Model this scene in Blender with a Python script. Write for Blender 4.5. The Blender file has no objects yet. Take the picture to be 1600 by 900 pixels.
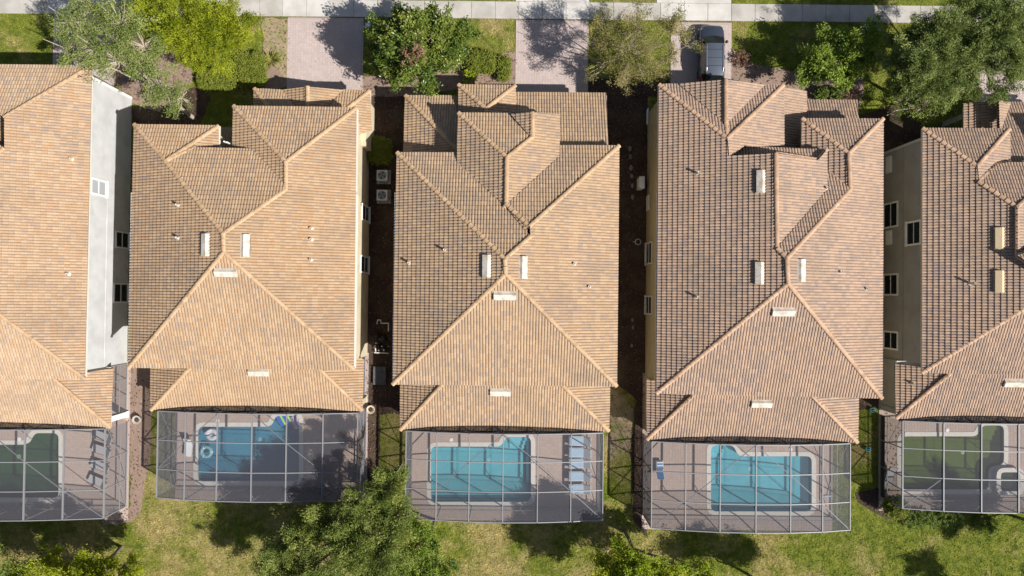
import bpy, math, random
import numpy as np
from mathutils import Vector, Matrix, Euler
from mathutils.geometry import tessellate_polygon
R = math.radians
random.seed(7); rng = np.random.default_rng(7)
scene = bpy.context.scene
C = scene.collection
# ------------------------------------------------------------------ camera, sun, sky
H = 51.2; FPX = 1600/36*24.0
TILT = math.atan(15/FPX); ROLL = R(0.6)
cam = bpy.data.cameras.new('camera'); cam.lens = 24; cam.sensor_width = 36
cam.clip_start = 0.5; cam.clip_end = 2000
cam_o = bpy.data.objects.new('camera', cam); C.objects.link(cam_o)
cam_o.location = (0, 0, H); cam_o.rotation_euler = (TILT, 0, ROLL)
scene.camera = cam_o
SUN = Vector((0.90, -0.50, 1.0)).normalized()
sl = bpy.data.lights.new('sun', 'SUN'); sl.energy = 4.8; sl.angle = R(0.55); sl.color = (1.0, 0.965, 0.91)
so = bpy.data.objects.new('sun', sl); C.objects.link(so)
so.rotation_euler = SUN.to_track_quat('Z', 'Y').to_euler(); so.location = (30, -20, 60)
world = bpy.data.worlds.new('World'); scene.world = world; world.use_nodes = True
wn = world.node_tree; sky = wn.nodes.new('ShaderNodeTexSky'); sky.sky_type = 'NISHITA'; sky.sun_disc = False
sky.sun_elevation = math.asin(SUN.z); sky.sun_rotation = math.atan2(SUN.x, SUN.y)
sky.air_density = 1.0; sky.dust_density = 1.5
bg = wn.nodes['Background']; bg.inputs['Strength'].default_value = 0.06
wn.links.new(sky.outputs[0], bg.inputs[0])
scene.view_settings.view_transform = 'Standard'; scene.view_settings.look = 'None'
scene.view_settings.gamma = 1.0; scene.view_settings.exposure = 0.50
scene.render.engine = 'CYCLES'
scene.cycles.transparent_max_bounces = 16; scene.cycles.max_bounces = 8
scene.cycles.caustics_reflective = False; scene.cycles.caustics_refractive = False
# ------------------------------------------------------------------ photo geometry: pixel -> ray -> place
CR = Euler((TILT, 0, ROLL)).to_matrix()
def ray(px, py): return CR @ Vector(((px-800)/FPX, -(py-450)/FPX, -1.0))
def P(px, py, z=0.0):
    d = ray(px, py); t = (z-H)/d.z
    return Vector((d.x*t, d.y*t, z))
def on_x(px, py, X):
    d = ray(px, py); t = X/d.x
    return Vector((X, d.y*t, H+d.z*t))
def on_plane(px, py, n, c):           # n.p = c
    d = ray(px, py); o = Vector((0, 0, H)); t = (c-n.dot(o))/n.dot(d)
    return o+d*t
# ------------------------------------------------------------------ mesh helpers
ORG = {}                               # world origin of every object
class MB:
    def __init__(s): s.v = []; s.f = []; s.m = []; s.r = []
    def quad(s, pts, m=0, r=0.5):
        i = len(s.v); s.v += [tuple(p) for p in pts]; s.f.append(tuple(range(i, i+len(pts)))); s.m.append(m); s.r.append(r)
    def add(s, vs, fs, m=0, r=0.5):
        i = len(s.v); s.v += [tuple(p) for p in vs]
        for f in fs: s.f.append(tuple(i+k for k in f)); s.m.append(m); s.r.append(r)
    def box(s, x0, y0, z0, x1, y1, z1, m=0, r=0.5, bottom=True):
        vs = [(x0,y0,z0),(x1,y0,z0),(x1,y1,z0),(x0,y1,z0),(x0,y0,z1),(x1,y0,z1),(x1,y1,z1),(x0,y1,z1)]
        fs = [(4,5,6,7),(0,1,5,4),(1,2,6,5),(2,3,7,6),(3,0,4,7)]
        if bottom: fs.append((3,2,1,0))
        s.add(vs, fs, m, r)
    def obox(s, M, sx, sy, sz, m=0, r=0.5):           # box centred in x,y, from z=0 up, under matrix M
        vs = [M @ Vector((a*sx/2, b*sy/2, c*sz)) for c in (0,1) for a, b in ((-1,-1),(1,-1),(1,1),(-1,1))]
        s.add(vs, [(4,5,6,7),(0,1,5,4),(1,2,6,5),(2,3,7,6),(3,0,4,7),(3,2,1,0)], m, r)
    def tube(s, pts, rads, n=6, m=0, r=0.5, cap=True):
        pts = [Vector(p) for p in pts]; rings = []
        for i, p in enumerate(pts):
            d = (pts[min(i+1, len(pts)-1)]-pts[max(i-1, 0)]).normalized()
            a = d.orthogonal().normalized() if abs(d.z) > .95 or True else None
            a = d.cross(Vector((0.31, 0.17, 0.93))); a = a.normalized() if a.length > 1e-4 else d.orthogonal().normalized()
            b = d.cross(a); rr = rads[i] if hasattr(rads, '__len__') else rads
            rings.append([p+(a*math.cos(2*math.pi*k/n)+b*math.sin(2*math.pi*k/n))*rr for k in range(n)])
        vs = [q for g in rings for q in g]; fs = []
        for i in range(len(rings)-1):
            for k in range(n): fs.append((i*n+k, i*n+(k+1) % n, (i+1)*n+(k+1) % n, (i+1)*n+k))
        if cap: fs.append(tuple(range(n-1, -1, -1))); fs.append(tuple((len(rings)-1)*n+k for k in range(n)))
        s.add(vs, fs, m, r)
    def beam(s, a, b, w, h, m=0):                      # rectangular bar between two points
        a = Vector(a); b = Vector(b); d = (b-a).normalized()
        u = d.cross(Vector((0,0,1))); u = u.normalized() if u.length > 1e-3 else Vector((1,0,0))
        t = u.cross(d).normalized()
        vs = [p+u*sx*w/2+t*sy*h/2 for p in (a, b) for sx, sy in ((-1,-1),(1,-1),(1,1),(-1,1))]
        s.add(vs, [(0,1,2,3),(7,6,5,4),(0,4,5,1),(1,5,6,2),(2,6,7,3),(3,7,4,0)], m)
    def lathe(s, c, prof, n=16, m=0, r=0.5):           # profile of (radius, z) about a vertical axis at c
        c = Vector(c); vs = [c+Vector((q*math.cos(2*math.pi*k/n), q*math.sin(2*math.pi*k/n), z)) for q, z in prof for k in range(n)]
        fs = [(i*n+k, i*n+(k+1) % n, (i+1)*n+(k+1) % n, (i+1)*n+k) for i in range(len(prof)-1) for k in range(n)]
        fs.append(tuple((len(prof)-1)*n+k for k in range(n)))
        s.add(vs, fs, m, r)
    def torus(s, c, R0, r0, n=20, k=8, m=0, M=None):
        c = Vector(c); vs = []
        for i in range(n):
            a = 2*math.pi*i/n
            for j in range(k):
                b = 2*math.pi*j/k; q = Vector(((R0+r0*math.cos(b))*math.cos(a), (R0+r0*math.cos(b))*math.sin(a), r0*math.sin(b)))
                vs.append(c+(M @ q if M else q))
        s.add(vs, [(i*k+j, ((i+1) % n)*k+j, ((i+1) % n)*k+(j+1) % k, i*k+(j+1) % k) for i in range(n) for j in range(k)], m)
    def prism(s, poly, z0, z1, m=0, top=True, bottom=True, r=0.5):
        n = len(poly); A = sum(poly[i][0]*poly[(i+1) % n][1]-poly[(i+1) % n][0]*poly[i][1] for i in range(n))
        if A < 0: poly = poly[::-1]
        vs = [(p[0], p[1], z0) for p in poly]+[(p[0], p[1], z1) for p in poly]
        fs = [(i, (i+1) % n, n+(i+1) % n, n+i) for i in range(n)]
        for t in tessellate_polygon([[Vector((p[0], p[1], 0)) for p in poly]]):
            a = tess_up(poly, t)
            if top: fs.append(tuple(n+k for k in a))
            if bottom: fs.append(tuple(a[::-1]))
        s.add(vs, fs, m, r)
    def build(s, name, mats, parent=None, smooth=False, origin=None):
        if not isinstance(mats, (list, tuple)): mats = [mats]
        return mesh_obj(name, np.array(s.v, dtype=np.float32), s.f, mats, parent, s.m, s.r, smooth, origin)
def tess_up(poly, t):
    a, b, c = (poly[k] for k in t)
    cr = (b[0]-a[0])*(c[1]-a[1])-(b[1]-a[1])*(c[0]-a[0])
    return tuple(t) if cr > 0 else tuple(t)[::-1]
def mesh_obj(name, v, f, mats, parent=None, mi=None, rv=None, smooth=False, origin=None):
    v = np.asarray(v, dtype=np.float32)
    if origin is None:
        lo, hi = v.min(0), v.max(0); origin = ((lo[0]+hi[0])/2, (lo[1]+hi[1])/2, lo[2])
    o3 = np.array(origin, dtype=np.float32)
    me = bpy.data.meshes.new(name)
    if isinstance(f, np.ndarray):
        n, k = f.shape
        me.vertices.add(len(v)); me.vertices.foreach_set('co', (v-o3).ravel())
        me.loops.add(n*k); me.loops.foreach_set('vertex_index', f.ravel().astype(np.int32))
        me.polygons.add(n); me.polygons.foreach_set('loop_start', np.arange(0, n*k, k, dtype=np.int32))
        me.polygons.foreach_set('loop_total', np.full(n, k, dtype=np.int32))
        me.update(calc_edges=True); me.polygons.foreach_set('use_smooth', np.zeros(n, dtype=bool))
    else:
        me.from_pydata((v-o3).tolist(), [], f)
    for m in mats: me.materials.append(m)
    if mi is not None and len(set(mi)) > 1: me.polygons.foreach_set('material_index', np.array(mi, dtype=np.int32))
    if rv is not None:
        at = me.attributes.new('rnd', 'FLOAT', 'FACE'); at.data.foreach_set('value', np.array(rv, dtype=np.float32))
    if smooth: me.polygons.foreach_set('use_smooth', np.ones(len(me.polygons), dtype=bool))
    me.update()
    ob = bpy.data.objects.new(name, me); C.objects.link(ob)
    place(ob, origin, parent)
    return ob
def place(ob, world_loc, parent=None):
    w = Vector(world_loc); ORG[ob.name] = w.copy()
    if parent: ob.parent = parent; ob.location = w-ORG[parent.name]
    else: ob.location = w
def thing(name, label, cat, loc, group=None):
    o = bpy.data.objects.new(name, None); C.objects.link(o); o.empty_display_size = .3
    place(o, loc); tag(o, label, cat, group); return o
def tag(o, label, cat, group=None):
    o['label'] = label; o['category'] = cat
    if group: o['group'] = group
    return o
def kind(o, k): o['kind'] = k; return o
# ------------------------------------------------------------------ materials
def mat(name, col=(.5,.5,.5), rough=.7, metal=0.0, spec=.35):
    m = bpy.data.materials.new(name); m.use_nodes = True
    b = m.node_tree.nodes['Principled BSDF']
    b.inputs['Base Color'].default_value = (*col, 1); b.inputs['Roughness'].default_value = rough
    b.inputs['Metallic'].default_value = metal; b.inputs['Specular IOR Level'].default_value = spec
    return m
def nd(m, t, **kw):
    n = m.node_tree.nodes.new(t)
    for k, v in kw.items():
        if hasattr(n, k): setattr(n, k, v)
        else: n.inputs[k.replace('_', ' ')].default_value = v
    return n
def lk(m, a, b): m.node_tree.links.new(a, b)
def bsdf(m): return m.node_tree.nodes['Principled BSDF']
def ramp(m, fac, stops, interp='LINEAR'):
    r = m.node_tree.nodes.new('ShaderNodeValToRGB'); cr = r.color_ramp; cr.interpolation = interp
    while len(cr.elements) < len(stops): cr.elements.new(0.5)
    for e, (p, c) in zip(cr.elements, stops): e.position = p; e.color = (*c, 1)
    lk(m, fac, r.inputs[0]); return r.outputs[0]
def coord(m, world_space=True):
    if world_space: return nd(m, 'ShaderNodeNewGeometry').outputs['Position']
    return nd(m, 'ShaderNodeTexCoord').outputs['Object']
def noise(m, scale, detail=4, rough=.55, vec=None):
    n = nd(m, 'ShaderNodeTexNoise', Scale=scale, Detail=detail, Roughness=rough)
    lk(m, vec if vec is not None else coord(m), n.inputs['Vector']); return n.outputs['Fac']
def mixc(m, fac, a, b, mode='MIX'):
    n = nd(m, 'ShaderNodeMix', data_type='RGBA', blend_type=mode)
    for s, x in ((n.inputs[0], fac), (n.inputs[6], a), (n.inputs[7], b)):
        if hasattr(x, 'is_linked'): lk(m, x, s)
        elif isinstance(x, (int, float)): s.default_value = x
        else: s.default_value = (*x, 1)
    return n.outputs[2]
def bump(m, h, strength=.3, dist=.02):
    b = nd(m, 'ShaderNodeBump', Strength=strength, Distance=dist); lk(m, h, b.inputs['Height'])
    lk(m, b.outputs[0], bsdf(m).inputs['Normal'])
def attr(m, name='rnd'):
    a = nd(m, 'ShaderNodeAttribute'); a.attribute_name = name; return a.outputs['Fac']
def mottled(name, c0, c1, scale=3.0, rough=.85, bstr=.2, bscale=30, spec=.25, c2=None, s2=.4):
    m = mat(name, c0, rough, spec=spec)
    col = ramp(m, noise(m, scale, 5), [(.3, c0), (.7, c1)])
    if c2: col = mixc(m, ramp(m, noise(m, s2, 3), [(.45, (0,0,0)), (.65, (1,1,1))]), col, c2)
    lk(m, col, bsdf(m).inputs['Base Color'])
    if bstr: bump(m, noise(m, bscale, 4), bstr)
    return m
def tile_mat(name, stops, stain=(.25,.19,.135), amt=.45):
    m = mat(name, rough=.75, spec=.3)
    col = ramp(m, attr(m), stops, 'CONSTANT')
    st = ramp(m, noise(m, .35, 5, .6), [(.46, (0,0,0)), (.72, (amt, amt, amt))])
    col = mixc(m, st, col, stain)
    g = ramp(m, noise(m, 9, 3), [(.3, (.86,.86,.86)), (.7, (1.08,1.06,1.04))])
    col = mixc(m, 1.0, col, g, 'MULTIPLY')
    lk(m, col, bsdf(m).inputs['Base Color']); return m
TA = (0.425,0.290,0.177); TB = (0.448,0.318,0.200); TC = (0.385,0.271,0.181); TD = (0.348,0.259,0.192); TE = (0.420,0.271,0.156)
M = {}
M['tile_a'] = tile_mat('roof_tile_orange', [(0, TA), (.27, TB), (.5, TC), (.66, TE), (.84, TD)])
pale = lambda c: tuple(min(.7, x*f) for x, f in zip(c, (1.07, 1.10, 1.16)))
M['tile_d'] = tile_mat('roof_tile_pale', [(0, pale(TA)), (.27, pale(TB)), (.5, pale(TC)), (.66, pale(TE)), (.84, pale(TD))])
M['tile_b'] = tile_mat('roof_tile_tan', [(0, TA), (.25, TB), (.45, TC), (.68, TD), (.88, TE)])
M['tile_c'] = tile_mat('roof_tile_brown', [(0, (0.404,0.276,0.195)), (.25, (0.427,0.300,0.213)), (.5, (0.360,0.258,0.195)), (.72, (0.323,0.243,0.199)), (.9, (0.389,0.258,0.171))])
def rid(name, c0, c1):
    m = mat(name, c0, .75, spec=.3)
    oi = nd(m, 'ShaderNodeObjectInfo')
    col = ramp(m, oi.outputs['Random'], [(0, c0), (.45, c1), (.8, tuple(.82*x for x in c0)), (1, tuple(1.06*x for x in c1))])
    lk(m, mixc(m, 1.0, col, ramp(m, noise(m, 5, 4), [(.3, (.8,.8,.8)), (.7, (1.05,1.05,1.05))]), 'MULTIPLY'), bsdf(m).inputs['Base Color']); return m
M['ridge'] = rid('ridge_tile_peach', (0.504,0.332,0.192), (0.543,0.370,0.222))
M['ridge_c'] = rid('ridge_tile_brown', (0.500,0.317,0.196), (0.550,0.365,0.243))
M['deckfelt'] = mat('roof_underlay', (.09,.07,.06), .9)
def stucco(name, c): return mottled(name, tuple(x*.94 for x in c), tuple(min(1, x*1.04) for x in c), 1.5, .9, .5, 30, c2=tuple(x*.86 for x in c), s2=.8)
M['st_white'] = stucco('stucco_white', (.55,.55,.55)); M['st_cream'] = stucco('stucco_cream', (.60,.52,.37))
M['st_khaki'] = stucco('stucco_khaki', (.42,.345,.20)); M['st_taupe'] = stucco('stucco_taupe', (.32,.31,.31))
M['st_tan'] = stucco('stucco_tan', (.55,.46,.33))
M['white'] = mottled('white_paint', (.74,.73,.71), (.80,.79,.77), 2, .5, .05)
M['trim'] = mottled('trim_paint', (.62,.58,.50), (.68,.64,.56), 2, .6, .05)
M['trim_grey'] = mottled('trim_paint_grey', (.50,.47,.43), (.56,.53,.49), 2, .6, .05)
M['ventwhite'] = mottled('vent_white', (.54,.48,.40), (.68,.63,.55), 7, .6, .2, 40, c2=(.44,.37,.29), s2=2.5)
M['venttan'] = mottled('vent_tan', (.60,.46,.28), (.66,.52,.33), 6, .6, .1, 40)
M['glass'] = mat('window_glass', (.015,.02,.025), .06, 0, .6)
M['glass_pale'] = mat('window_glass_blind', (.40,.42,.43), .12, 0, .6)
M['bronze'] = mat('aluminium_frame', (.235,.235,.245), .5, .0, .4)
M['frame_dark'] = mat('dark_frame', (.035,.033,.032), .5)
M['black'] = mat('black_plastic', (.018,.018,.02), .45)
M['rubber'] = mat('rubber', (.02,.02,.02), .85)
M['greymetal'] = mottled('grey_metal', (.42,.43,.43), (.50,.51,.51), 6, .45, .05)
M['concrete'] = mottled('concrete', (.41,.38,.34), (.47,.44,.40), 1.3, .9, .2, 40, c2=(.33,.305,.27), s2=.5)
M['apron'] = mottled('concrete_pale', (.50,.475,.44), (.57,.54,.50), 1.3, .9, .2, 40, c2=(.42,.395,.36), s2=.5)
M['slate'] = mottled('slate_grey', (.085,.083,.088), (.12,.118,.122), 4, .8, .1)
M['asphalt'] = mottled('asphalt', (.05,.05,.052), (.075,.074,.072), 6, .9, .3, 60)
M['joint'] = mat('paver_joint_sand', (.385,.31,.28), .95)
def paver_mat(name, stops, c2):
    m = mat(name, rough=.85, spec=.25)
    col = ramp(m, attr(m), stops)
    col = mixc(m, ramp(m, noise(m, .5, 4), [(.42, (0,0,0)), (.7, (.55,.55,.55))]), col, c2)
    lk(m, mixc(m, 1.0, col, ramp(m, noise(m, 14, 3), [(.3, (.85,.85,.85)), (.7, (1.08,1.08,1.08))]), 'MULTIPLY'), bsdf(m).inputs['Base Color'])
    bump(m, noise(m, 40, 3), .2); return m
M['paver'] = paver_mat('driveway_paver', [(0, (.44,.35,.32)), (.35, (.47,.38,.35)), (.7, (.50,.41,.38)), (1, (.45,.365,.335))], (.40,.33,.30))
M['deckpaver'] = paver_mat('deck_paver', [(0, (0.437,0.333,0.279)), (.4, (0.468,0.358,0.298)), (.75, (0.489,0.382,0.321)), (1, (0.447,0.343,0.293))], (0.447,0.353,0.307))
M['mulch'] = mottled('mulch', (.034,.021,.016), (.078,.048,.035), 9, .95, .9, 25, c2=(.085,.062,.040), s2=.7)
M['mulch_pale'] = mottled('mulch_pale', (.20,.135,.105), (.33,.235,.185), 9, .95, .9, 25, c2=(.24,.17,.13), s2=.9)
M['edging'] = mottled('edging_stone', (.20,.18,.16), (.28,.255,.23), 6, .9, .3)
M['dirt'] = mottled('dirt', (.25,.185,.11), (.36,.28,.185), 4, .95, .5, 20, c2=(.17,.19,.05), s2=1.3)
# lawn: patchy turf, dry straw in places
def lawn_mat(blade=False):
    m = mat('turf_blades' if blade else 'turf', rough=.9, spec=.1)
    big = noise(m, .33, 5, .62); mid = noise(m, 1.5, 5, .65)
    green = ramp(m, mid, [(.3, (.085,.115,.017)), (.52, (.16,.185,.027)), (.72, (.25,.25,.05))])
    dry = ramp(m, mid, [(.3, (.255,.205,.075)), (.7, (.42,.33,.15))])
    x = nd(m, 'ShaderNodeSeparateXYZ'); lk(m, coord(m), x.inputs[0])
    # straw patches are commoner in the middle and left of the back garden
    mr = nd(m, 'ShaderNodeMapRange'); mr.inputs[1].default_value = 6; mr.inputs[2].default_value = 30
    mr.inputs[3].default_value = .02; mr.inputs[4].default_value = -.10; lk(m, x.outputs[0], mr.inputs[0])
    ad = nd(m, 'ShaderNodeMath', operation='ADD'); lk(m, big, ad.inputs[0]); lk(m, mr.outputs[0], ad.inputs[1])
    yr = nd(m, 'ShaderNodeMapRange'); yr.inputs[1].default_value = 2; yr.inputs[2].default_value = 12; yr.inputs[3].default_value = 0; yr.inputs[4].default_value = -.075
    lk(m, x.outputs[1], yr.inputs[0]); a2 = nd(m, 'ShaderNodeMath', operation='ADD'); lk(m, ad.outputs[0], a2.inputs[0]); lk(m, yr.outputs[0], a2.inputs[1])
    fine = nd(m, 'ShaderNodeMath', operation='MULTIPLY_ADD'); lk(m, noise(m, 3.2, 4, .7), fine.inputs[0]); fine.inputs[1].default_value = .35; lk(m, a2.outputs[0], fine.inputs[2])
    mx = ramp(m, fine.outputs[0], [(.60, (0,0,0)), (.78, (.92,.92,.92))])
    col = mixc(m, mx, green, dry)
    if blade:
        col = mixc(m, 1.0, col, ramp(m, attr(m), [(0, (.7,.75,.6)), (.6, (1.05,1.1,.9)), (1, (1.5,1.4,1.1))]), 'MULTIPLY')
    else:
        col = mixc(m, 1.0, col, ramp(m, noise(m, 11, 4), [(.3, (.6,.6,.6)), (.7, (1.25,1.25,1.25))]), 'MULTIPLY')
        bump(m, noise(m, 12, 6, .75), 1.0, .09)
    lk(m, col, bsdf(m).inputs['Base Color']); return m
M['turf'] = lawn_mat(); M['blades'] = lawn_mat(True)
# insect screen: a woven mesh that closes up when seen or lit at a slant
def screen_mat(name, T=.76, col=(.15,.15,.17)):
    m = mat(name); nt = m.node_tree; nt.nodes.remove(bsdf(m))
    g = nd(m, 'ShaderNodeNewGeometry'); d = nd(m, 'ShaderNodeVectorMath', operation='DOT_PRODUCT')
    lk(m, g.outputs['Normal'], d.inputs[0]); lk(m, g.outputs['Incoming'], d.inputs[1])
    a = nd(m, 'ShaderNodeMath', operation='ABSOLUTE'); lk(m, d.outputs['Value'], a.inputs[0])
    mx = nd(m, 'ShaderNodeMath', operation='MAXIMUM'); mx.inputs[1].default_value = .14; lk(m, a.outputs[0], mx.inputs[0])
    dv = nd(m, 'ShaderNodeMath', operation='DIVIDE'); dv.inputs[0].default_value = 1; lk(m, mx.outputs[0], dv.inputs[1])
    pw = nd(m, 'ShaderNodeMath', operation='POWER'); pw.inputs[0].default_value = T; lk(m, dv.outputs[0], pw.inputs[1])
    tr = nd(m, 'ShaderNodeBsdfTransparent'); di = nd(m, 'ShaderNodeBsdfDiffuse'); di.inputs[0].default_value = (*col, 1)
    mi = nd(m, 'ShaderNodeMixShader'); lk(m, pw.outputs[0], mi.inputs[0]); lk(m, di.outputs[0], mi.inputs[1]); lk(m, tr.outputs[0], mi.inputs[2])
    lk(m, mi.outputs[0], nt.nodes['Material Output'].inputs[0]); return m
M['screen'] = screen_mat('insect_screen'); M['riser'] = screen_mat('riser_screen', .56, (.05,.05,.055))
def water_mat(name, tint, murk=(.10,.36,.42)):
    m = mat(name); nt = m.node_tree; nt.nodes.remove(bsdf(m))
    fr = nd(m, 'ShaderNodeFresnel'); fr.inputs[0].default_value = 1.33
    gl = nd(m, 'ShaderNodeBsdfGlossy'); gl.inputs['Roughness'].default_value = .03
    b = nd(m, 'ShaderNodeBump', Strength=.25, Distance=.05); lk(m, noise(m, 2.2, 3), b.inputs['Height'])
    lk(m, b.outputs[0], gl.inputs['Normal']); lk(m, b.outputs[0], fr.inputs['Normal'])
    tr = nd(m, 'ShaderNodeBsdfTransparent'); tr.inputs[0].default_value = (*tint, 1)
    mi = nd(m, 'ShaderNodeMixShader'); lk(m, fr.outputs[0], mi.inputs[0]); lk(m, tr.outputs[0], mi.inputs[1]); lk(m, gl.outputs[0], mi.inputs[2])
    di = nd(m, 'ShaderNodeBsdfDiffuse'); di.inputs[0].default_value = (*murk, 1); m2 = nd(m, 'ShaderNodeMixShader'); m2.inputs[0].default_value = .16
    lk(m, mi.outputs[0], m2.inputs[1]); lk(m, di.outputs[0], m2.inputs[2]); lk(m, m2.outputs[0], nt.nodes['Material Output'].inputs[0]); return m
def leaf_mat(name, stops, trans=.35, rough=.5):
    m = mat(name, rough=rough, spec=.3); nt = m.node_tree
    col = ramp(m, attr(m), stops)
    lk(m, col, bsdf(m).inputs['Base Color'])
    tl = nd(m, 'ShaderNodeBsdfTranslucent'); lk(m, col, tl.inputs[0])
    mi = nd(m, 'ShaderNodeMixShader'); mi.inputs[0].default_value = trans
    lk(m, bsdf(m).outputs[0], mi.inputs[1]); lk(m, tl.outputs[0], mi.inputs[2])
    lk(m, mi.outputs[0], nt.nodes['Material Output'].inputs[0]); return m
M['bark'] = mottled('bark', (.16,.125,.095), (.28,.23,.18), 8, .95, .6, 30)
M['bark_pale'] = mottled('bark_pale', (.30,.25,.19), (.46,.39,.31), 8, .9, .4, 30)
# ------------------------------------------------------------------ roofs
PITCH = .42
ROW = .34; ROLL_W = .19; SEG = 6; AMP = .062; STEP = .056
NRM = {'L': (-1,0), 'R': (1,0), 'F': (0,1), 'B': (0,-1)}
class Face:
    def __init__(s, d, eave, ze, poly, pitch=PITCH):
        pts = [P(*e, ze) for e in eave]; s.d = d; s.px = poly; s.pitch = pitch
        nx, ny = NRM[d]; c0 = sum(p.x*nx+p.y*ny for p in pts)/len(pts)
        # z = ze + pitch*(c0 - (nx x + ny y))
        s.n = Vector((pitch*nx, pitch*ny, 1)); s.c = ze+pitch*c0
        s.pts = [on_plane(*q, s.n, s.c) for q in poly]
        s.h = s.n.normalized(); s.u = Vector((-ny, nx, 0)); s.v = s.h.cross(s.u).normalized()
        s.o = Vector((nx*c0, ny*c0, ze))
        if s.v.z < 0: s.v = -s.v; s.u = -s.u
    def z(s, p): return s.c-s.n.x*p.x-s.n.y*p.y
    def uv(s, p): q = p-s.o; return (q.dot(s.u), q.dot(s.v))
    def at(s, px, py): return on_plane(px, py, s.n, s.c)
def hsh(a, b, k=0):
    x = np.sin(a*127.1+b*311.7+k*74.7)*43758.5453
    return x-np.floor(x)
def clip(poly, tri):
    for i in range(len(tri)):
        ax, ay = tri[i]; bx, by = tri[(i+1) % len(tri)]
        out = []; n = len(poly)
        if n == 0: return out
        ds = [(bx-ax)*(q[1]-ay)-(by-ay)*(q[0]-ax) for q in poly]
        for k in range(n):
            d0, d1 = ds[k], ds[(k+1) % n]; p, q = poly[k], poly[(k+1) % n]
            if d0 >= 0: out.append(p)
            if (d0 >= 0) != (d1 >= 0):
                t = d0/(d0-d1); out.append((p[0]+(q[0]-p[0])*t, p[1]+(q[1]-p[1])*t, p[2]+(q[2]-p[2])*t))
        poly = out
    return poly
def is_convex(p):
    n = len(p)
    return all((p[(i+1)%n][0]-p[i][0])*(p[(i+2)%n][1]-p[(i+1)%n][1])-(p[(i+1)%n][1]-p[i][1])*(p[(i+2)%n][0]-p[(i+1)%n][0]) > -1e-3 for i in range(n))
def tile_face(f, seed):
    """real clay-tile relief over one roof plane: overlapping courses of double-roll tiles"""
    uv = [f.uv(p) for p in f.pts]
    A = sum(uv[i][0]*uv[(i+1) % len(uv)][1]-uv[(i+1) % len(uv)][0]*uv[i][1] for i in range(len(uv)))
    if A < 0: uv = uv[::-1]
    pieces = [uv] if is_convex(uv) else [[uv[k] for k in tess_up(uv, t)] for t in tessellate_polygon([[Vector((*q, 0)) for q in uv]])]
    V = []; F = []; RV = []
    for pc in pieces:
        a = np.array(pc); lo = a.min(0); hi = a.max(0)
        du = ROLL_W/SEG
        i0, i1 = int(math.floor(lo[0]/du)), int(math.ceil(hi[0]/du)); j0, j1 = int(math.floor(lo[1]/ROW)), int(math.ceil(hi[1]/ROW))
        ii, jj = np.meshgrid(np.arange(i0, i1), np.arange(j0, j1), indexing='ij'); ii = ii.ravel(); jj = jj.ravel()
        def prof(i):
            ph = (i % SEG)/SEG; return AMP*np.sqrt(np.clip(1-(2*ph-1)**2*1.0, 0, 1))
        tcol = np.floor_divide(ii, SEG); r = .72*hsh(tcol+seed*13.7, jj*1.0, seed)+.28*hsh(np.floor_divide(tcol, 22), np.floor_divide(jj, 9), seed+9)
        lift = (hsh(tcol, jj, seed+5)-.5)*.010
        u0 = ii*du; u1 = u0+du; v0 = jj*ROW; v1 = v0+ROW
        w00 = prof(ii)+STEP+lift; w10 = prof(ii+1)+STEP+lift; w11 = prof(ii+1)+.004; w01 = prof(ii)+.004
        top = np.stack([np.stack([u0, v0, w00], 1), np.stack([u1, v0, w10], 1), np.stack([u1, v1, w11], 1), np.stack([u0, v1, w01], 1)], 1)
        rise = np.stack([np.stack([u0, v0, prof(ii)-.02], 1), np.stack([u1, v0, prof(ii+1)-.02], 1), np.stack([u1, v0, w10], 1), np.stack([u0, v0, w00], 1)], 1)
        for Q in (top, rise):
            mn = np.full(len(Q), np.inf); mx = np.full(len(Q), np.inf)
            for k in range(len(pc)):
                ax, ay = pc[k]; bx, by = pc[(k+1) % len(pc)]
                d = (bx-ax)*(Q[:, :, 1]-ay)-(by-ay)*(Q[:, :, 0]-ax)
                mn = np.minimum(mn, d.min(1)); mx = np.minimum(mx, d.max(1))
            ins = mn >= 0; cut = (~ins) & (mx > 1e-6)
            for q, rr in zip(Q[ins], r[ins]):
                b = len(V); V.extend(q.tolist()); F.append((b, b+1, b+2, b+3)); RV.append(rr)
            for q, rr in zip(Q[cut], r[cut]):
                o = clip([tuple(x) for x in q], pc)
                if len(o) >= 3:
                    b = len(V); V.extend(o); F.append(tuple(range(b, b+len(o)))); RV.append(rr)
    if not V: return np.zeros((0, 3)), [], []
    V = np.array(V); W = np.array(f.o)+V[:, :1]*np.array(f.u)+V[:, 1:2]*np.array(f.v)+V[:, 2:3]*np.array(f.h)
    return W, F, RV
RIDGE_ME = {}
def ridge_mesh(mt):
    if mt.name in RIDGE_ME: return RIDGE_ME[mt.name]
    mb = MB(); n = 6; L = .43; vs = []
    for x, r0, zz in ((-L/2, .150, .028), (L/2, .122, .0)):
        for k in range(n+1):
            a = math.pi*k/n; vs.append((x, math.cos(a)*r0, math.sin(a)*r0*.62+zz))
    fs = [(k, n+1+k, n+2+k, k+1) for k in range(n)]+[tuple(range(n+1))]
    mb.add(vs, fs); me = bpy.data.meshes.new('ridge_tile'); me.from_pydata(mb.v, [], mb.f); me.materials.append(mt); me.update()
    RIDGE_ME[mt.name] = me; return me
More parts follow.
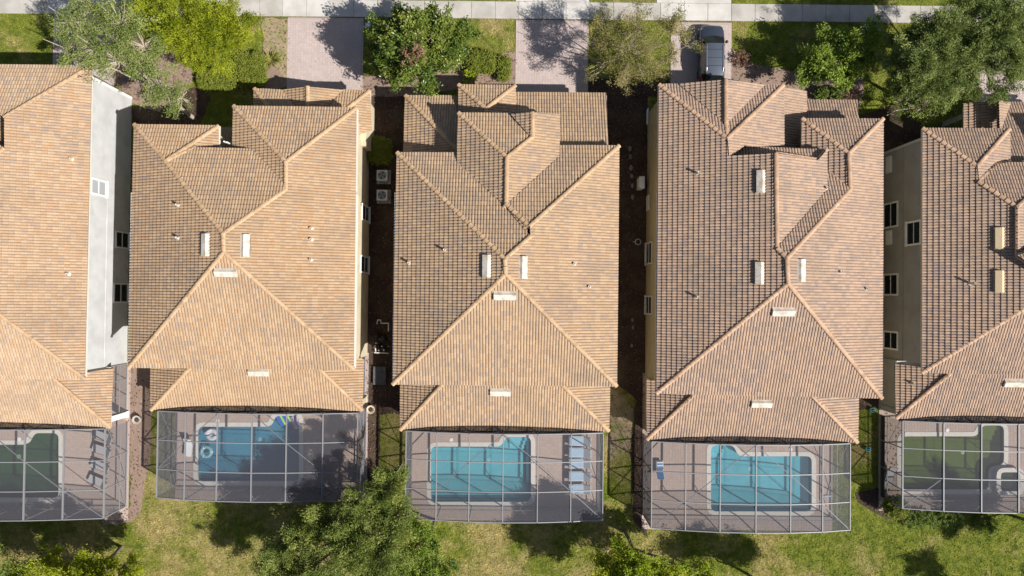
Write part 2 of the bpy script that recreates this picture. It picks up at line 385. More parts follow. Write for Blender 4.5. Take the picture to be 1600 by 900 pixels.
def roof(house, faces, mt, rmt, name='roof', seed=1, skip_ridge=()):
    """roof (underlay sheet) > roof_tiles + every ridge tile; ridges are the convex shared edges"""
    mb = MB()
    for f in faces:
        pts = [p-f.h*.012 for p in f.pts]; mb_poly(mb, pts, f)
    rf = mb.build(name, M['deckfelt'], house)
    Vs = []; Fs = []; Rs = []; b = 0
    for k, f in enumerate(faces):
        W, F, RV = tile_face(f, seed+k)
        Vs.append(W); Fs += [tuple(i+b for i in q) for q in F]; Rs += RV; b += len(W)
    tl = mesh_obj('roof_tiles', np.concatenate(Vs), Fs, [mt], rf, None, Rs); kind(tl, 'stuff')
    me = ridge_mesh(rmt)
    for a in range(len(faces)):
        for c in range(a+1, len(faces)):
            fa, fc = faces[a], faces[c]; na = len(fa.px)
            for i in range(na):
                p, q = fa.px[i], fa.px[(i+1) % na]
                nc = len(fc.px)
                if not any({p, q} == {fc.px[j], fc.px[(j+1) % nc]} for j in range(nc)): continue
                ca = sum(fa.pts, Vector())/na
                if fa.z(ca) > fc.z(ca)+.01: continue           # a valley
                s = (fa.at(*p)+fc.at(*p))/2; e = (fa.at(*q)+fc.at(*q))/2
                if s.z > e.z: s, e = e, s                     # laid from the eave upward
                L = (e-s).length; n = max(1, int(round(L/.37))); d = (e-s).normalized()
                yv = Vector((0,0,1)).cross(d).normalized(); zv = d.cross(yv)
                for t in range(n):
                    o = bpy.data.objects.new('ridge_tile', me); C.objects.link(o); o.parent = rf
                    w = s+d*(L*(t+.5)/n)+Vector((0,0,.045+random.uniform(-.006, .006)))
                    o.matrix_basis = Matrix.Translation(w-ORG[rf.name]) @ Matrix((( d.x, yv.x, zv.x), (d.y, yv.y, zv.y), (d.z, yv.z, zv.z))).to_4x4() @ Matrix.Rotation(random.uniform(-.03, .03), 4, 'Z')
    return rf
def mb_poly(mb, pts, f):
    uv = [f.uv(p) for p in pts]; b = len(mb.v); mb.v += [tuple(p) for p in pts]
    for t in tessellate_polygon([[Vector((*q, 0)) for q in uv]]):
        k = tess_up(uv, t); mb.f.append(tuple(b+i for i in k)); mb.m.append(0); mb.r.append(.5)
def basis_on(f, w):                                     # frame with z = roof normal, y = up the slope
    return Matrix.Translation(w) @ Matrix(((f.u.x, f.v.x, f.h.x), (f.u.y, f.v.y, f.h.y), (f.u.z, f.v.z, f.h.z))).to_4x4()
def roof_vent(house, f, px, py, m='ventwhite', L=1.42, W=.50):
    w = f.at(px, py); B = basis_on(f, w); mb = MB()
    h = .24
    prof = [(-W/2-.06, .02), (-W/2, .10), (-W/2+.03, h), (W/2-.10, h+.02), (W/2, .12), (W/2+.1, .03)]   # across the slope: low uphill flange, raised hood
    vs = [B @ Vector((x, y, z)) for x in (-L/2, L/2) for y, z in prof]; n = len(prof)
    mb.add(vs, [(k, n+k, n+k+1, k+1) for k in range(n-1)]+[tuple(range(n)), tuple(range(2*n-1, n-1, -1))])
    o = mb.build('roof_vent', M[m], house)
    sl = MB()
    for k in range(3):
        sl.obox(B @ Matrix.Translation((0, -W/2-.005, .045+.05*k)), L*.9, .02, .02)
    sl.build('louvre', M['frame_dark'], o)
def vent_pipe(house, f, px, py, hgt=.42, r=.075, m='ventwhite'):
    w = f.at(px, py); mb = MB(); mb.lathe(w, [(r*2.0, -.02), (r*2.0, .05), (r*1.15, .12), (r, .13), (r, hgt), (r*.8, hgt), (r*.8, hgt-.06)], 12)
    mb.build('vent_pipe', M[m], house)
def house_walls(house, boxes, z1, m, name='wall'):
    mb = MB()
    for k, (x0, y0, x1, y1) in enumerate(boxes): mb.box(x0, y0, -.05, x1, y1, z1-.004*k)
    return mb.build(name, m, house)
def soffit(house, poly, z, m, t=.17, name='soffit'):
    mb = MB(); mb.prism(poly, z-t, z-.012); return mb.build(name, m, house)
def win(house, X, side, a, b, m='glass', fm='white', fw=.10, mull=False):
    """window on a wall plane x = X; side +1 faces +x; a and b are photo corners of the frame"""
    p, q = on_x(*a, X), on_x(*b, X); y0, y1 = sorted((p.y, q.y)); z0, z1 = sorted((p.z, q.z)); s = side
    z0 = max(z0, .1)
    fr = MB()
    for (ya, za, yb, zb) in ((y0, z0, y1, z0+fw), (y0, z1-fw, y1, z1), (y0, z0+fw, y0+fw, z1-fw), (y1-fw, z0+fw, y1, z1-fw)):
        fr.box(min(X, X+s*.07), ya, za, max(X, X+s*.07), yb, zb)
    o = fr.build('window', M[fm], house)
    g = MB(); g.box(min(X, X+s*.02), y0+fw, z0+fw, max(X, X+s*.02), y1-fw, z1-fw); g.build('pane', M[m], o)
    zm = (z0+z1)/2; r = MB(); r.box(min(X, X+s*.05), y0+fw, zm-.03, max(X, X+s*.05), y1-fw, zm+.03); r.build('sash_bar', M[fm], o)
    si = MB(); si.box(min(X, X+s*.12), y0-.05, z0-.05, max(X, X+s*.12), y1+.05, z0); si.build('sill', M[fm], o)
ZE = 5.6; ZL = 2.72; ZP = 3.0
def world_poly(pix, z): return [(P(*q, z).x, P(*q, z).y) for q in pix]
# ------------------------------------------------------------------ the five houses
ZR = 5.6
def mism(nm, faces):
    if not DEBUG: return
    d = {}
    for k, f in enumerate(faces):
        for q, p in zip(f.px, f.pts): d.setdefault(q, []).append((k, round(p.z, 2)))
    for q, l in d.items():
        if len(l) > 1:
            zs = [z for _, z in l]
            print('MISM' if max(zs)-min(zs) > .25 else '  ok', nm, q, l)
DEBUG = False
HF = {}
# --- house 0: cut by the left edge, white side wall in the sun
def eave_world(e, z=ZE): return P(*e, z)
def main_faces():
    f = {}
    # leftmost house
    f[0] = [Face('R', [(144,103),(134,588)], ZE, [(144,103),(133,592),(-102,415),(-95,303),(7,232),(7,184)]),
            Face('F', [(-130,101),(144,103)], ZE, [(-130,100),(144,103),(7,184)]),
            Face('B', [(-200,592),(133,592)], ZE, [(-215,590),(-102,415),(133,592)]),
            Face('L', [(-43,100),(-43,200)], ZE-1.0, [(-130,100),(7,184),(7,232),(-50,190),(-132,150)]),
            Face('F', [(-330,158),(-230,158)], ZE+.55, [(-200,158),(-132,150),(-50,190),(7,232),(-95,303)]),
            Face('L', [(-205,158),(-212,590)], ZE, [(-200,158),(-95,303),(-102,415),(-215,590)])]
    f[1] = [Face('L', [(211,195),(202,573)], ZE, [(211,195),(202,574),(350,394),(349,365),(259,252)]),
            Face('F', [(211,195),(342,197)], ZE, [(211,195),(342,197),(259,252)]),
            Face('R', [(342,197),(341,222)], ZE, [(342,197),(342,240),(306,236),(306,231),(259,252)]),
            Face('F', [(211,195),(342,197)], ZE, [(259,252),(306,231),(394,233),(442,286),(447,296),(349,365)]),
            Face('L', [(366,166),(364,232)], ZE, [(366,166),(447,253),(447,296),(442,286),(394,233),(364,232)]),
            Face('F', [(366,166),(557,169)], ZE, [(366,166),(557,169),(447,253)]),
            Face('R', [(557,169),(553,577)], ZE, [(557,169),(553,577),(350,394),(349,365),(447,296),(447,253)]),
            Face('B', [(202,574),(553,577)], ZE, [(202,574),(553,577),(350,394)])]
    f[2] = [Face('L', [(621,239),(614,600)], ZE, [(621,239),(614,600),(790,428),(789,405)]),
            Face('F', [(621,239),(712,239)], ZE, [(621,239),(712,239),(714,255),(790,321),(824,363),(828,370),(789,405)]),
            Face('L', [(717,177),(714,255)], ZE+.3, [(717,177),(792,246),(791,319),(790,321),(714,255)]),
            Face('F', [(717,177),(798,178)], ZE+.3, [(717,177),(798,178),(829,213),(832,214),(792,246)]),
            Face('L', [(785,176),(785,178)], ZE+.3, [(798,178),(832,175),(832,214),(829,213)]),
            Face('R', [(875,178),(873,247)], ZE+.3, [(832,175),(875,179),(873,247),(795,318),(791,319),(792,246),(832,214)]),
            Face('F', [(873,228),(967,228)], ZE, [(873,228),(967,228),(827,354),(791,319),(795,318),(873,247)]),
            Face('L', [(695,228),(695,240)], ZE, [(791,319),(827,354),(824,363),(790,321)]),
            Face('R', [(967,228),(963,603)], ZE, [(967,228),(963,603),(790,428),(789,405),(828,370),(827,354)]),
            Face('B', [(614,600),(963,603)], ZE, [(614,600),(963,603),(790,428)])]
    f[3] = [Face('L', [(1030,133),(1025,612)], ZE, [(1030,133),(1136,217),(1138,244),(1212,240),(1214,388),(1229,404),(1231,443),(1026,614)]),
            Face('F', [(1030,132),(1223,134)], ZE, [(1030,133),(1060,131),(1134,194),(1136,217)]),
            Face('L', [(1055,127),(1055,131)], ZE, [(1060,131),(1134,125),(1134,194)]),
            Face('R', [(1200,128),(1200,133)], ZE, [(1134,125),(1194,133),(1134,194)]),
            Face('F', [(1030,132),(1223,134)], ZE, [(1194,133),(1223,134),(1136,217),(1134,194)]),
            Face('R', [(1224,134),(1224,228)], ZE, [(1223,134),(1225,229),(1161,229),(1142,244),(1138,244),(1136,217)]),
            Face('F', [(1161,218),(1291,222)], ZE+.55, [(1161,229),(1291,234),(1277,250),(1212,240),(1142,244)]),
            Face('R', [(1291,240),(1291,300)], ZE+1.25, [(1212,240),(1277,250),(1291,234),(1291,299),(1214,388)]),
            Face('L', [(1252,186),(1251,232)], ZE, [(1253,186),(1326,240),(1328,296),(1291,265),(1291,234),(1252,233)]),
            Face('F', [(1253,186),(1379,186)], ZE, [(1253,186),(1379,186),(1326,240)]),
            Face('F', [(1253,186),(1379,186)], ZE-.93, [(1291,265),(1328,296),(1229,404),(1214,388),(1291,299)]),
            Face('R', [(1379,186),(1377,620)], ZE, [(1379,186),(1377,622),(1231,443),(1229,404),(1328,296),(1326,240)]),
            Face('B', [(1026,614),(1377,622)], ZE, [(1026,614),(1377,622),(1231,443)])]
    f[4] = [Face('L', [(1441,201),(1439,580)], ZE, [(1441,201),(1526,260),(1528,284),(1588,324),(1588,400),(1652,440),(1655,447),(1440,582)]),
            Face('F', [(1441,201),(1574,201)], ZE, [(1441,201),(1576,202),(1526,260)]),
            Face('R', [(1577,203),(1577,250)], ZE, [(1576,202),(1577,254),(1556,258),(1528,284),(1526,260)]),
            Face('F', [(1441,201),(1574,201)], ZE-.33, [(1556,258),(1577,254),(1660,256),(1640,276),(1588,324),(1528,284)]),
            Face('R', [(1700,280),(1700,400)], ZE-.75, [(1588,324),(1640,276),(1660,300),(1645,380),(1588,400)]),
            Face('F', [(1700,190),(1810,190)], ZE-1.4, [(1588,400),(1645,380),(1660,300),(1700,250),(1715,270),(1652,440)]),
            Face('R', [(1764,190),(1762,585)], ZE, [(1764,190),(1762,588),(1655,447),(1652,440),(1715,270),(1712,250)]),
            Face('F', [(1690,190),(1764,190)], ZE, [(1660,190),(1764,190),(1712,250),(1700,250)]),
            Face('B', [(1440,582),(1762,588)], ZE, [(1440,582),(1762,588),(1655,447)])]
    return f
def rect_px(a, b, z):
    p, q = P(*a, z), P(*b, z); return (min(p.x, q.x), min(p.y, q.y), max(p.x, q.x), max(p.y, q.y))
def ins(r, d=.42): return (r[0]+d, r[1]+d, r[2]-d, r[3]-d)
MF = main_faces()
SPEC = {
 0: dict(label='tile-roofed house with a bright white sunlit side wall, cut off by the left edge', st='st_white', tile='tile_d', rid='ridge',
     boxes=[((-215,300),(134,590)), ((-130,102),(140,300)), ((-200,158),(-130,300))]),
 1: dict(label='tan tile-roofed house left of the two air conditioners, with pool floats lying behind it', st='st_cream', tile='tile_a', rid='ridge',
     boxes=[((204,300),(556,576)), ((209,195),(342,300)), ((366,168),(558,300)), ((330,231),(400,300))]),
 2: dict(label='tan tile-roofed house in the middle, with light blue loungers behind it', st='st_tan', tile='tile_b', rid='ridge',
     boxes=[((616,300),(964,601)), ((619,239),(720,300)), ((717,178),(874,300)), ((860,229),(966,300))]),
 3: dict(label='brownish tile-roofed house with the grey car parked in front of it', st='st_khaki', tile='tile_c', rid='ridge_c',
     boxes=[((1026,300),(1378,615)), ((1028,134),(1224,300)), ((1253,187),(1379,300)), ((1215,236),(1260,300))]),
 4: dict(label='brown tile-roofed house with taupe windowed side wall, cut off by the right edge', st='st_taupe', tile='tile_c', rid='ridge_c',
     boxes=[((1441,300),(1762,583)), ((1441,202),(1576,300)), ((1660,190),(1764,300)), ((1570,256),(1700,300))]),
}
HOUSE = {}; HRECT = {}
for k in range(5):
    S = SPEC[k]; faces = MF[k]; mism('H%d' % k, faces)
    rs = [rect_px(a, b, ZE) for a, b in S['boxes']]; HRECT[k] = rs
    cx = (rs[0][0]+rs[0][2])/2; cy = (rs[0][1]+rs[0][3])/2
    h = thing('house', S['label'], 'house', (cx, cy, 0), 'row of two-storey tile-roofed houses'); HOUSE[k] = h
    house_walls(h, [ins(r) if i == 0 else (r[0]+.42, r[1]-1.5, r[2]-.42, r[3]-.42) for i, r in enumerate(rs)], 5.44, M[S['st']])
    so_ = MB()
    for i, r in enumerate(rs): so_.box(r[0]+.02, r[1]+.02*(i == 0), 5.42-.006*i, r[2]-.02, r[3]-.02, 5.585-.006*i)
    so_.build('soffit', M['trim_grey'] if k in (3, 4) else M['trim'], h)
    roof(h, faces, M[S['tile']], M[S['rid']], 'roof', 100*k+3)
# --- single-storey rear porch roofs and front entry / garage roofs
def lanai(k, e0, e1, t0, t1, hl, hr, seed):
    """rear porch: eave corners e0, e1 in the photo, upper side corners t0, t1, hip tops hl, hr; planes at ZL"""
    f = [Face('B', [e0, e1], ZL, [e0, e1, hr, hl]),
         Face('L', [e0, t0], ZL, [e0, hl, t0]) ,
         Face('R', [e1, t1], ZL, [e1, t1, hr])]
    f = [x for x in f if x]
    r = HRECT[k][0]; h = HOUSE[k]
    # carry each plane up under the main eave to the wall
    roof(h, f, M[SPEC[k]['tile']], M[SPEC[k]['rid']], 'porch_roof', seed)
    p, q = P(*e0, ZL), P(*e1, ZL); y0 = min(p.y, q.y); mb = MB()
    mb.box(p.x+.05, y0+.05, ZL-.19, q.x-.05, r[1]+.4, ZL-.02); mb.build('porch_soffit', M['trim_grey'] if k > 2 else M['trim'], h)
    return p.x, q.x, y0
LAN = {}
LAN[0] = lanai(0, (-190,664), (173,668), (-190,592), (178,575), (-110,588), (82,590), 61)
LAN[1] = lanai(1, (237,640), (566,641), (236,560), (569,558), (305,566), (490,568), 62)
LAN[2] = lanai(2, (626,671), (951,673), (626,588), (953,590), (701,590), (869,592), 63)
LAN[3] = lanai(3, (1011,686), (1339,691), (1010,592), (1341,606), (1094,607), (1260,609), 64)
LAN[4] = lanai(4, (1400,653), (1722,659), (1397,568), (1722,570), (1488,580), (1640,582), 65)
def small_roof(k, faces, name, seed, slab, wallz=True, ze=ZP):
    h = HOUSE[k]; mism('s%d' % k, faces); roof(h, faces, M[SPEC[k]['tile']], M[SPEC[k]['rid']], name, seed)
    so_ = MB(); wl = MB()
    for i, (a, b, inset) in enumerate(slab):
        r = rect_px(a, b, ze); so_.box(r[0]+.03, r[1], ze-.2-.006*i, r[2]-.03, r[3]-.03, ze-.02-.006*i)
        if inset: wl.box(r[0]+.35, r[1]-1, -.05, r[2]-.35, r[3]-.4, ze-.19-.006*i)
    so_.build('entry_soffit', M['trim_grey'] if k > 2 else M['trim'], h)
    if wl.v: wl.build('entry_wall', M[SPEC[k]['st']], h)
# house 1: garage roof with a small front gable
small_roof(1, [Face('F', [(398,139),(578,142)], ZP, [(398,139),(440,141),(462,168),(420,168)]),
               Face('F', [(398,139),(578,142)], ZP, [(537,141),(578,142),(540,172),(512,171)]),
               Face('L', [(440,140),(440,141)], ZP, [(440,141),(481,136),(481,190),(462,168)]),
               Face('R', [(537,139),(537,141)], ZP, [(481,136),(537,141),(512,171),(481,190)]),
               Face('L', [(398,139),(397,168)], ZP, [(398,139),(420,168),(397,172)]),
               Face('R', [(579,142),(580,203)], ZP, [(578,142),(581,203),(552,214),(540,172)])],
           'garage_roof', 31, [((399,141),(579,205), True)])
small_roof(1, [Face('F', [(342,200),(366,200)], ZP+.3, [(334,200),(374,200),(374,238),(334,238)])], 'entry_roof', 41, [((334,201),(374,238), True)], ze=ZP+.3)
# house 2: hipped entry, garage shed roof, left front room
small_roof(2, [Face('F', [(717,133),(805,134)], ZP+.6, [(717,133),(805,134),(759,170)]),
               Face('L', [(717,133),(717,176)], ZP+.6, [(717,133),(759,170),(759,196),(716,196)]),
               Face('R', [(805,134),(805,176)], ZP+.6, [(805,134),(806,196),(759,196),(759,170)])],
           'entry_roof', 32, [((717,134),(805,196), True)], ze=ZP+.6)
small_roof(2, [Face('F', [(805,145),(947,146)], ZP, [(805,145),(947,146),(951,236),(805,236)])],
           'garage_roof', 33, [((806,147),(948,236), True)])
small_roof(2, [Face('F', [(634,150),(716,150)], ZP, [(634,150),(720,150),(720,236),(714,233)]),
               Face('L', [(634,150),(631,240)], ZP, [(634,150),(714,233),(714,250),(630,250)])],
           'front_room_roof', 34, [((633,151),(720,250), True)])
# house 3: garage roof right, and its side return
small_roof(3, [Face('F', [(1259,157),(1340,157)], ZP, [(1252,157),(1339,157),(1342,200),(1252,200)])],
           'garage_roof', 35, [((1254,158),(1340,200), True)])
small_roof(3, [Face('R', [(1259,143),(1259,172)], ZP+.8, [(1222,136),(1259,143),(1259,172),(1252,230),(1222,230)])],
           'side_return_roof', 36, [((1222,143),(1255,200), True)], ze=ZP+.8)
# house 4: entry gable beyond the main roof
small_roof(4, [Face('L', [(1505,162),(1505,200)], ZP, [(1505,162),(1559,157),(1560,208),(1504,208)]),
               Face('R', [(1600,162),(1600,200)], ZP+.25, [(1559,157),(1578,160),(1573,175),(1560,208)]),
               Face('F', [(1560,160),(1700,160)], ZP, [(1578,160),(1700,163),(1700,290),(1570,290),(1560,208),(1573,175)])],
           'entry_roof', 37, [((1506,166),(1700,230), False)])
hh = HOUSE[4]
b_ = MB(); r_ = rect_px((1506,166), (1700,230), ZP); cor = P(1458, 200, 0)
b_.box(r_[0]+.35, r_[1]-.6, -.05, r_[0]+.62, r_[1]+.45, ZP-.2); b_.box(r_[0]+.35, r_[3]-.75, -.05, r_[0]+.62, r_[3]-.35, ZP-.2); b_.box(r_[0]+.352, r_[1]+.45, 2.35, r_[0]+.618, r_[3]-.75, ZP-.202)
b_.build('entry_arch', M['st_taupe'], hh)
# --- attic vents and plumbing stacks
def vents(k, items):
    for fi, px, py in items: roof_vent(HOUSE[k], MF[k][fi], px, py, 'venttan' if k == 4 else 'ventwhite')
def pipes(k, items, hgt=.42):
    for fi, px, py in items: vent_pipe(HOUSE[k], MF[k][fi], px, py, hgt)
vents(1, [(0,323,383),(6,384,384),(7,354,426)]); vents(2, [(0,761,416),(8,817,418),(9,789,462)])
vents(3, [(0,1188,284),(0,1186,427),(11,1250,423),(12,1223,487)]); vents(4, [(0,1560,373),(0,1560,440)])
pipes(0, [(0,113,249),(0,108,428)], .3); pipes(1, [(0,280,321),(0,280,372)]); pipes(1, [(6,487,357),(6,487,374),(6,486,406)], .3)
pipes(2, [(0,695,391),(0,640,411)], .5); pipes(2, [(8,897,412),(8,920,448)], .3)
pipes(3, [(0,1089,271),(0,1088,464)], .5); pipes(3, [(11,1312,425),(11,1352,451)], .3); pipes(4, [(0,1515,443)], .6)
def lv(k, e0, e1, px, py):
    f = Face('B', [e0, e1], ZL, [e0, e1, (e1[0], e1[1]-20)]); roof_vent(HOUSE[k], f, px, py)
lv(1, (237,640), (566,641), 405, 581); lv(2, (626,671), (951,673), 782, 612); lv(3, (1011,686), (1339,691), 1189, 630); lv(4, (1400,653), (1768,660), 1583, 598)
fl = Face('L', [(1400,653),(1397,568)], ZL, [(1400,653),(1470,600),(1397,568)]); vent_pipe(HOUSE[4], fl, 1425, 599, .35)
f3 = MF[3][7]; vent_pipe(HOUSE[3], f3, 1290, 294, .3)
# --- side walls: windows, vents, panels, downspouts
X0R = HRECT[0][0][2]-.42+.0; X1R = HRECT[1][0][2]-.42; X3L = HRECT[3][0][0]+.42; X4L = HRECT[4][0][0]+.42
XA = HRECT[0][1][2]-.42
win(HOUSE[0], X0R, 1, (141,276), (166,309), 'glass_pale', 'white', .14); win(HOUSE[0], X0R, 1, (180,360), (204,390), 'glass', 'white'); win(HOUSE[0], X0R, 1, (177,442), (202,473), 'glass', 'white')
win(HOUSE[1], X1R, 1, (565,317), (576,349), 'glass', 'white'); win(HOUSE[1], X1R, 1, (563,398), (575,428), 'glass', 'white')
win(HOUSE[3], X3L, -1, (1008.5,381), (1019,412), 'glass', 'trim'); win(HOUSE[3], X3L, -1, (1008,462), (1019,492), 'glass', 'trim')
for a, b in (((1381,319),(1404,354)), ((1381,428),(1404,462)), ((1381,516),(1404,548)), ((1417,347),(1440,382))): win(HOUSE[4], X4L, -1, a, b, 'glass', 'white', .13)
def wall_box(k, X, s, a, b, m, t=.06, name='wall_panel'):
    p, q = on_x(*a, X), on_x(*b, X); mb = MB(); z0, z1 = sorted((max(.06, p.z), max(.1, q.z)))
    mb.box(min(X, X+s*t), min(p.y, q.y), z0, max(X, X+s*t), max(p.y, q.y), z1)
    o = mb.build(name, M[m], HOUSE[k]); g = MB(); g.box(min(X+s*t, X+s*(t+.02)), min(p.y, q.y)+.08, z0+.06, max(X+s*t, X+s*(t+.02)), max(p.y, q.y)-.08, z1-.06); g.build('panel_cover', M[m], o)
wall_box(4, X4L, -1, (1385,246), (1394,269), 'white'); wall_box(4, X4L, -1, (1385,361), (1394,382), 'white')
wall_box(3, X3L, -1, (1011,307), (1015,328), 'trim'); wall_box(3, X3L, -1, (1009,175), (1013,193), 'white')
def band(k, X, s, z, m, y0, y1):
    mb = MB(); mb.box(min(X, X+s*.035), y0, z, max(X, X+s*.035), y1, z+.12); mb.build('storey_band', M[m], HOUSE[k])
band(4, X4L, -1, 2.55, 'st_taupe', HRECT[4][0][1]+.5, HRECT[4][1][3]-.5)
band(0, X0R, 1, 2.75, 'st_white', HRECT[0][0][1]+.5, HRECT[0][0][3]); 
def corner_trim(k, x, y, m):
    mb = MB(); mb.box(x-.09, y-.09, 0, x+.09, y+.09, 5.40); mb.build('corner_trim', M[m], HOUSE[k])
corner_trim(0, XA-.05, HRECT[0][1][3]-.47, 'white'); corner_trim(4, HRECT[4][1][0]+.47, HRECT[4][1][3]-.47, 'trim_grey')
def downspout(k, px, py, z0=.1, z1=5.4, m='white'):
    p = P(px, py, z1); mb = MB(); mb.box(p.x-.05, p.y-.04, z0, p.x+.05, p.y+.04, z1); mb.build('downspout', M[m], HOUSE[k])
downspout(1, 354, 222, .1, 5.9); downspout(1, 350, 221, 5.6, 5.95)
# --- porch side walls and columns under the rear porch roofs
def porch(k, left, right, st, col):
    x0, x1, y0 = LAN[k]; h = HOUSE[k]; yw = HRECT[k][0][1]+.42
    for px in (x0+.45, x1-.45, (x0*2+x1)/3, (x0+2*x1)/3):
        mb = MB(); mb.box(px-.2, y0+.3, 0, px+.2, y0+.7, ZL-.19); mb.box(px-.24, y0+.26, 0, px+.24, y0+.74, .25); mb.build('porch_column', M[col], h)
    for side, X, s in ((left, x0+.42, -1), (right, x1-.42, 1)):
        if side == 'solid':
            mb = MB(); mb.box(X-.1, y0+.72, -.05, X+.1, yw-.01, ZL-.194); mb.build('porch_side_wall', M[st], h)
        elif side == 'screen':
            g = MB(); g.quad([(X, y0+.72, .05), (X, yw-.01, .05), (X, yw-.01, ZL-.2), (X, y0+.72, ZL-.2)]); sp = g.build('porch_screen', M['screen'], h)
            fr = MB()
            for t in np.linspace(0, 1, 4): fr.box(X-.03, y0+.74+t*(yw-y0-.8), .04, X+.03, y0+.80+t*(yw-y0-.8), ZL-.21)
            for z in (.04, .95): fr.box(X-.032, y0+.74, z, X+.032, yw-.02, z+.06)
            fr.build('screen_frame', M['bronze'], sp)
porch(0, 'solid', 'screen', 'st_white', 'white'); porch(1, 'screen', 'screen', 'st_cream', 'st_cream'); porch(2, 'solid', 'solid', 'st_tan', 'st_tan')
porch(3, 'solid', 'solid', 'st_khaki', 'st_khaki'); porch(4, 'solid', 'solid', 'st_taupe', 'st_taupe')
# ------------------------------------------------------------------ pools, decks, ground
def round_poly(pts, rad=.35, n=4, skip=()):
    out = []; m = len(pts)
    for i in range(m):
        p = Vector(pts[i]).to_2d(); a = Vector(pts[i-1]).to_2d()-p; b = Vector(pts[(i+1) % m]).to_2d()-p
        r = min(rad, a.length*.45, b.length*.45); s = p+a.normalized()*r; e = p+b.normalized()*r
        for k in range(n+1):
            t = k/n; out.append(tuple((1-t)**2*s+2*t*(1-t)*p+t*t*e))
    return out
def area(p): return sum(p[i][0]*p[(i+1) % len(p)][1]-p[(i+1) % len(p)][0]*p[i][1] for i in range(len(p)))/2
def offset(poly, d):
    if area(poly) < 0: poly = poly[::-1]
    out = []; n = len(poly)
    for i in range(n):
        p = Vector(poly[i]); a = (p-Vector(poly[i-1])).normalized(); b = (Vector(poly[(i+1) % n])-p).normalized()
        na = Vector((a.y, -a.x)); nb = Vector((b.y, -b.x)); q = (na+nb)
        q = q.normalized() if q.length > 1e-4 else na
        out.append(tuple(p+q*(d/max(.5, q.dot(na)))))
    return out
def inside(pts, poly):
    x, y = pts[:, 0], pts[:, 1]; c = np.zeros(len(pts), bool); n = len(poly)
    for i in range(n):
        x0, y0 = poly[i]; x1, y1 = poly[(i+1) % n]
        if y0 == y1: continue
        c ^= ((y0 > y) != (y1 > y)) & (x < (x1-x0)*(y-y0)/(y1-y0)+x0)
    return c
def sheet(name, outer, holes, z, m, thick=0.0):
    loops = [[Vector((*p, 0)) for p in outer]]+[[Vector((*p, 0)) for p in h] for h in holes]
    flat = [q for l in loops for q in l]; mb = MB(); mb.v = [(q.x, q.y, z) for q in flat]
    for t in tessellate_polygon(loops):
        mb.f.append(tess_up([(q.x, q.y) for q in flat], t)); mb.m.append(0); mb.r.append(.5)
    if thick:
        n = len(outer); b = len(mb.v); o = outer if area(outer) > 0 else outer[::-1]
        mb.v += [(x, y, z) for x, y in o]+[(x, y, z-thick) for x, y in o]
        for i in range(n): mb.f.append((b+i, b+n+i, b+n+(i+1) % n, b+(i+1) % n)); mb.m.append(0); mb.r.append(.5)
    return mb.build(name, m)
def pavers(parent, rect, poly_in, poly_out, z, m, size=.21, gap=.014, name='pavers', herring=False):
    """every paver its own raised block, joined in one mesh"""
    x0, y0, x1, y1 = rect; nx, ny = int((x1-x0)/size), int((y1-y0)/size)
    ii, jj = np.meshgrid(np.arange(nx), np.arange(ny), indexing='ij'); ii = ii.ravel(); jj = jj.ravel()
    off = np.zeros(len(jj))
    cx = x0+(ii+.5)*size+off; cy = y0+(jj+.5)*size; keep = cx < x1-size*.3
    pts = np.stack([cx, cy], 1)
    if poly_in: keep &= inside(pts, poly_in)
    for h in poly_out: keep &= ~inside(pts, h)
    cx, cy, ii, jj = cx[keep], cy[keep], ii[keep], jj[keep]; n = len(cx); hs = (size-gap)/2
    zz = z+hsh(ii, jj, 3)*.004; r = hsh(ii, jj, 1)
    q = np.array([(-1,-1),(1,-1),(1,1),(-1,1)])*hs
    top = np.stack([np.stack([cx+a, cy+b, zz], 1) for a, b in q*.982], 1); bot = np.stack([np.stack([cx+a, cy+b, np.full(n, z-.025)], 1) for a, b in q], 1)
    v = np.concatenate([top, bot], 1).reshape(-1, 3); base = np.arange(n)[:, None]*8
    f = np.concatenate([base+np.array([[0,1,2,3]])]+[base+np.array([[4+k, 4+(k+1) % 4, (k+1) % 4, k]]) for k in range(4)], 0)
    return kind(mesh_obj(name, v, f.astype(np.int32), [m], parent, None, np.tile(r, 5)), 'stuff')
def W(pix, z=0.0): return [(P(*q, z).x, P(*q, z).y) for q in pix]
# cages: photo corners of the outer roof beam (at CZ) give the plan
CZ = 2.92; ARCH = .85
CAGE = {
 0: dict(xs=[-275,-212,-150,-87,-24,38,99,163], yr=672, yf=811, rows=[672,720,766,811]),
 1: dict(xs=[246,289,339,393,447,504,558], yr=644, yf=782, rows=[644,691,737,782]),
 2: dict(xs=[634,682,733,786,840,892,942], yr=675, yf=814, rows=[675,721,767,814]),
 3: dict(xs=[1018,1071,1125,1181,1235,1285,1328], yr=691, yf=830, rows=[691,740,786,830]),
 4: dict(xs=[1410,1474,1533,1591,1650,1709], yr=657, yf=799, rows=[657,704,748,799])}
for k, c in CAGE.items():
    n = len(c['xs']); mid = (c['yr']+c['yf'])/2
    c['z'] = [CZ+ARCH*(1-(2*i/(n-1)-1)**2) for i in range(n)]
    c['X'] = [P(px, mid, c['z'][i]).x for i, px in enumerate(c['xs'])]
    ce = (c['xs'][0]+c['xs'][-1])/2; zm = CZ+ARCH*.55
    c['Y'] = [P(ce, r, zm).y for r in c['rows']]
    c['Y'][0] = LAN[k][2]-.06
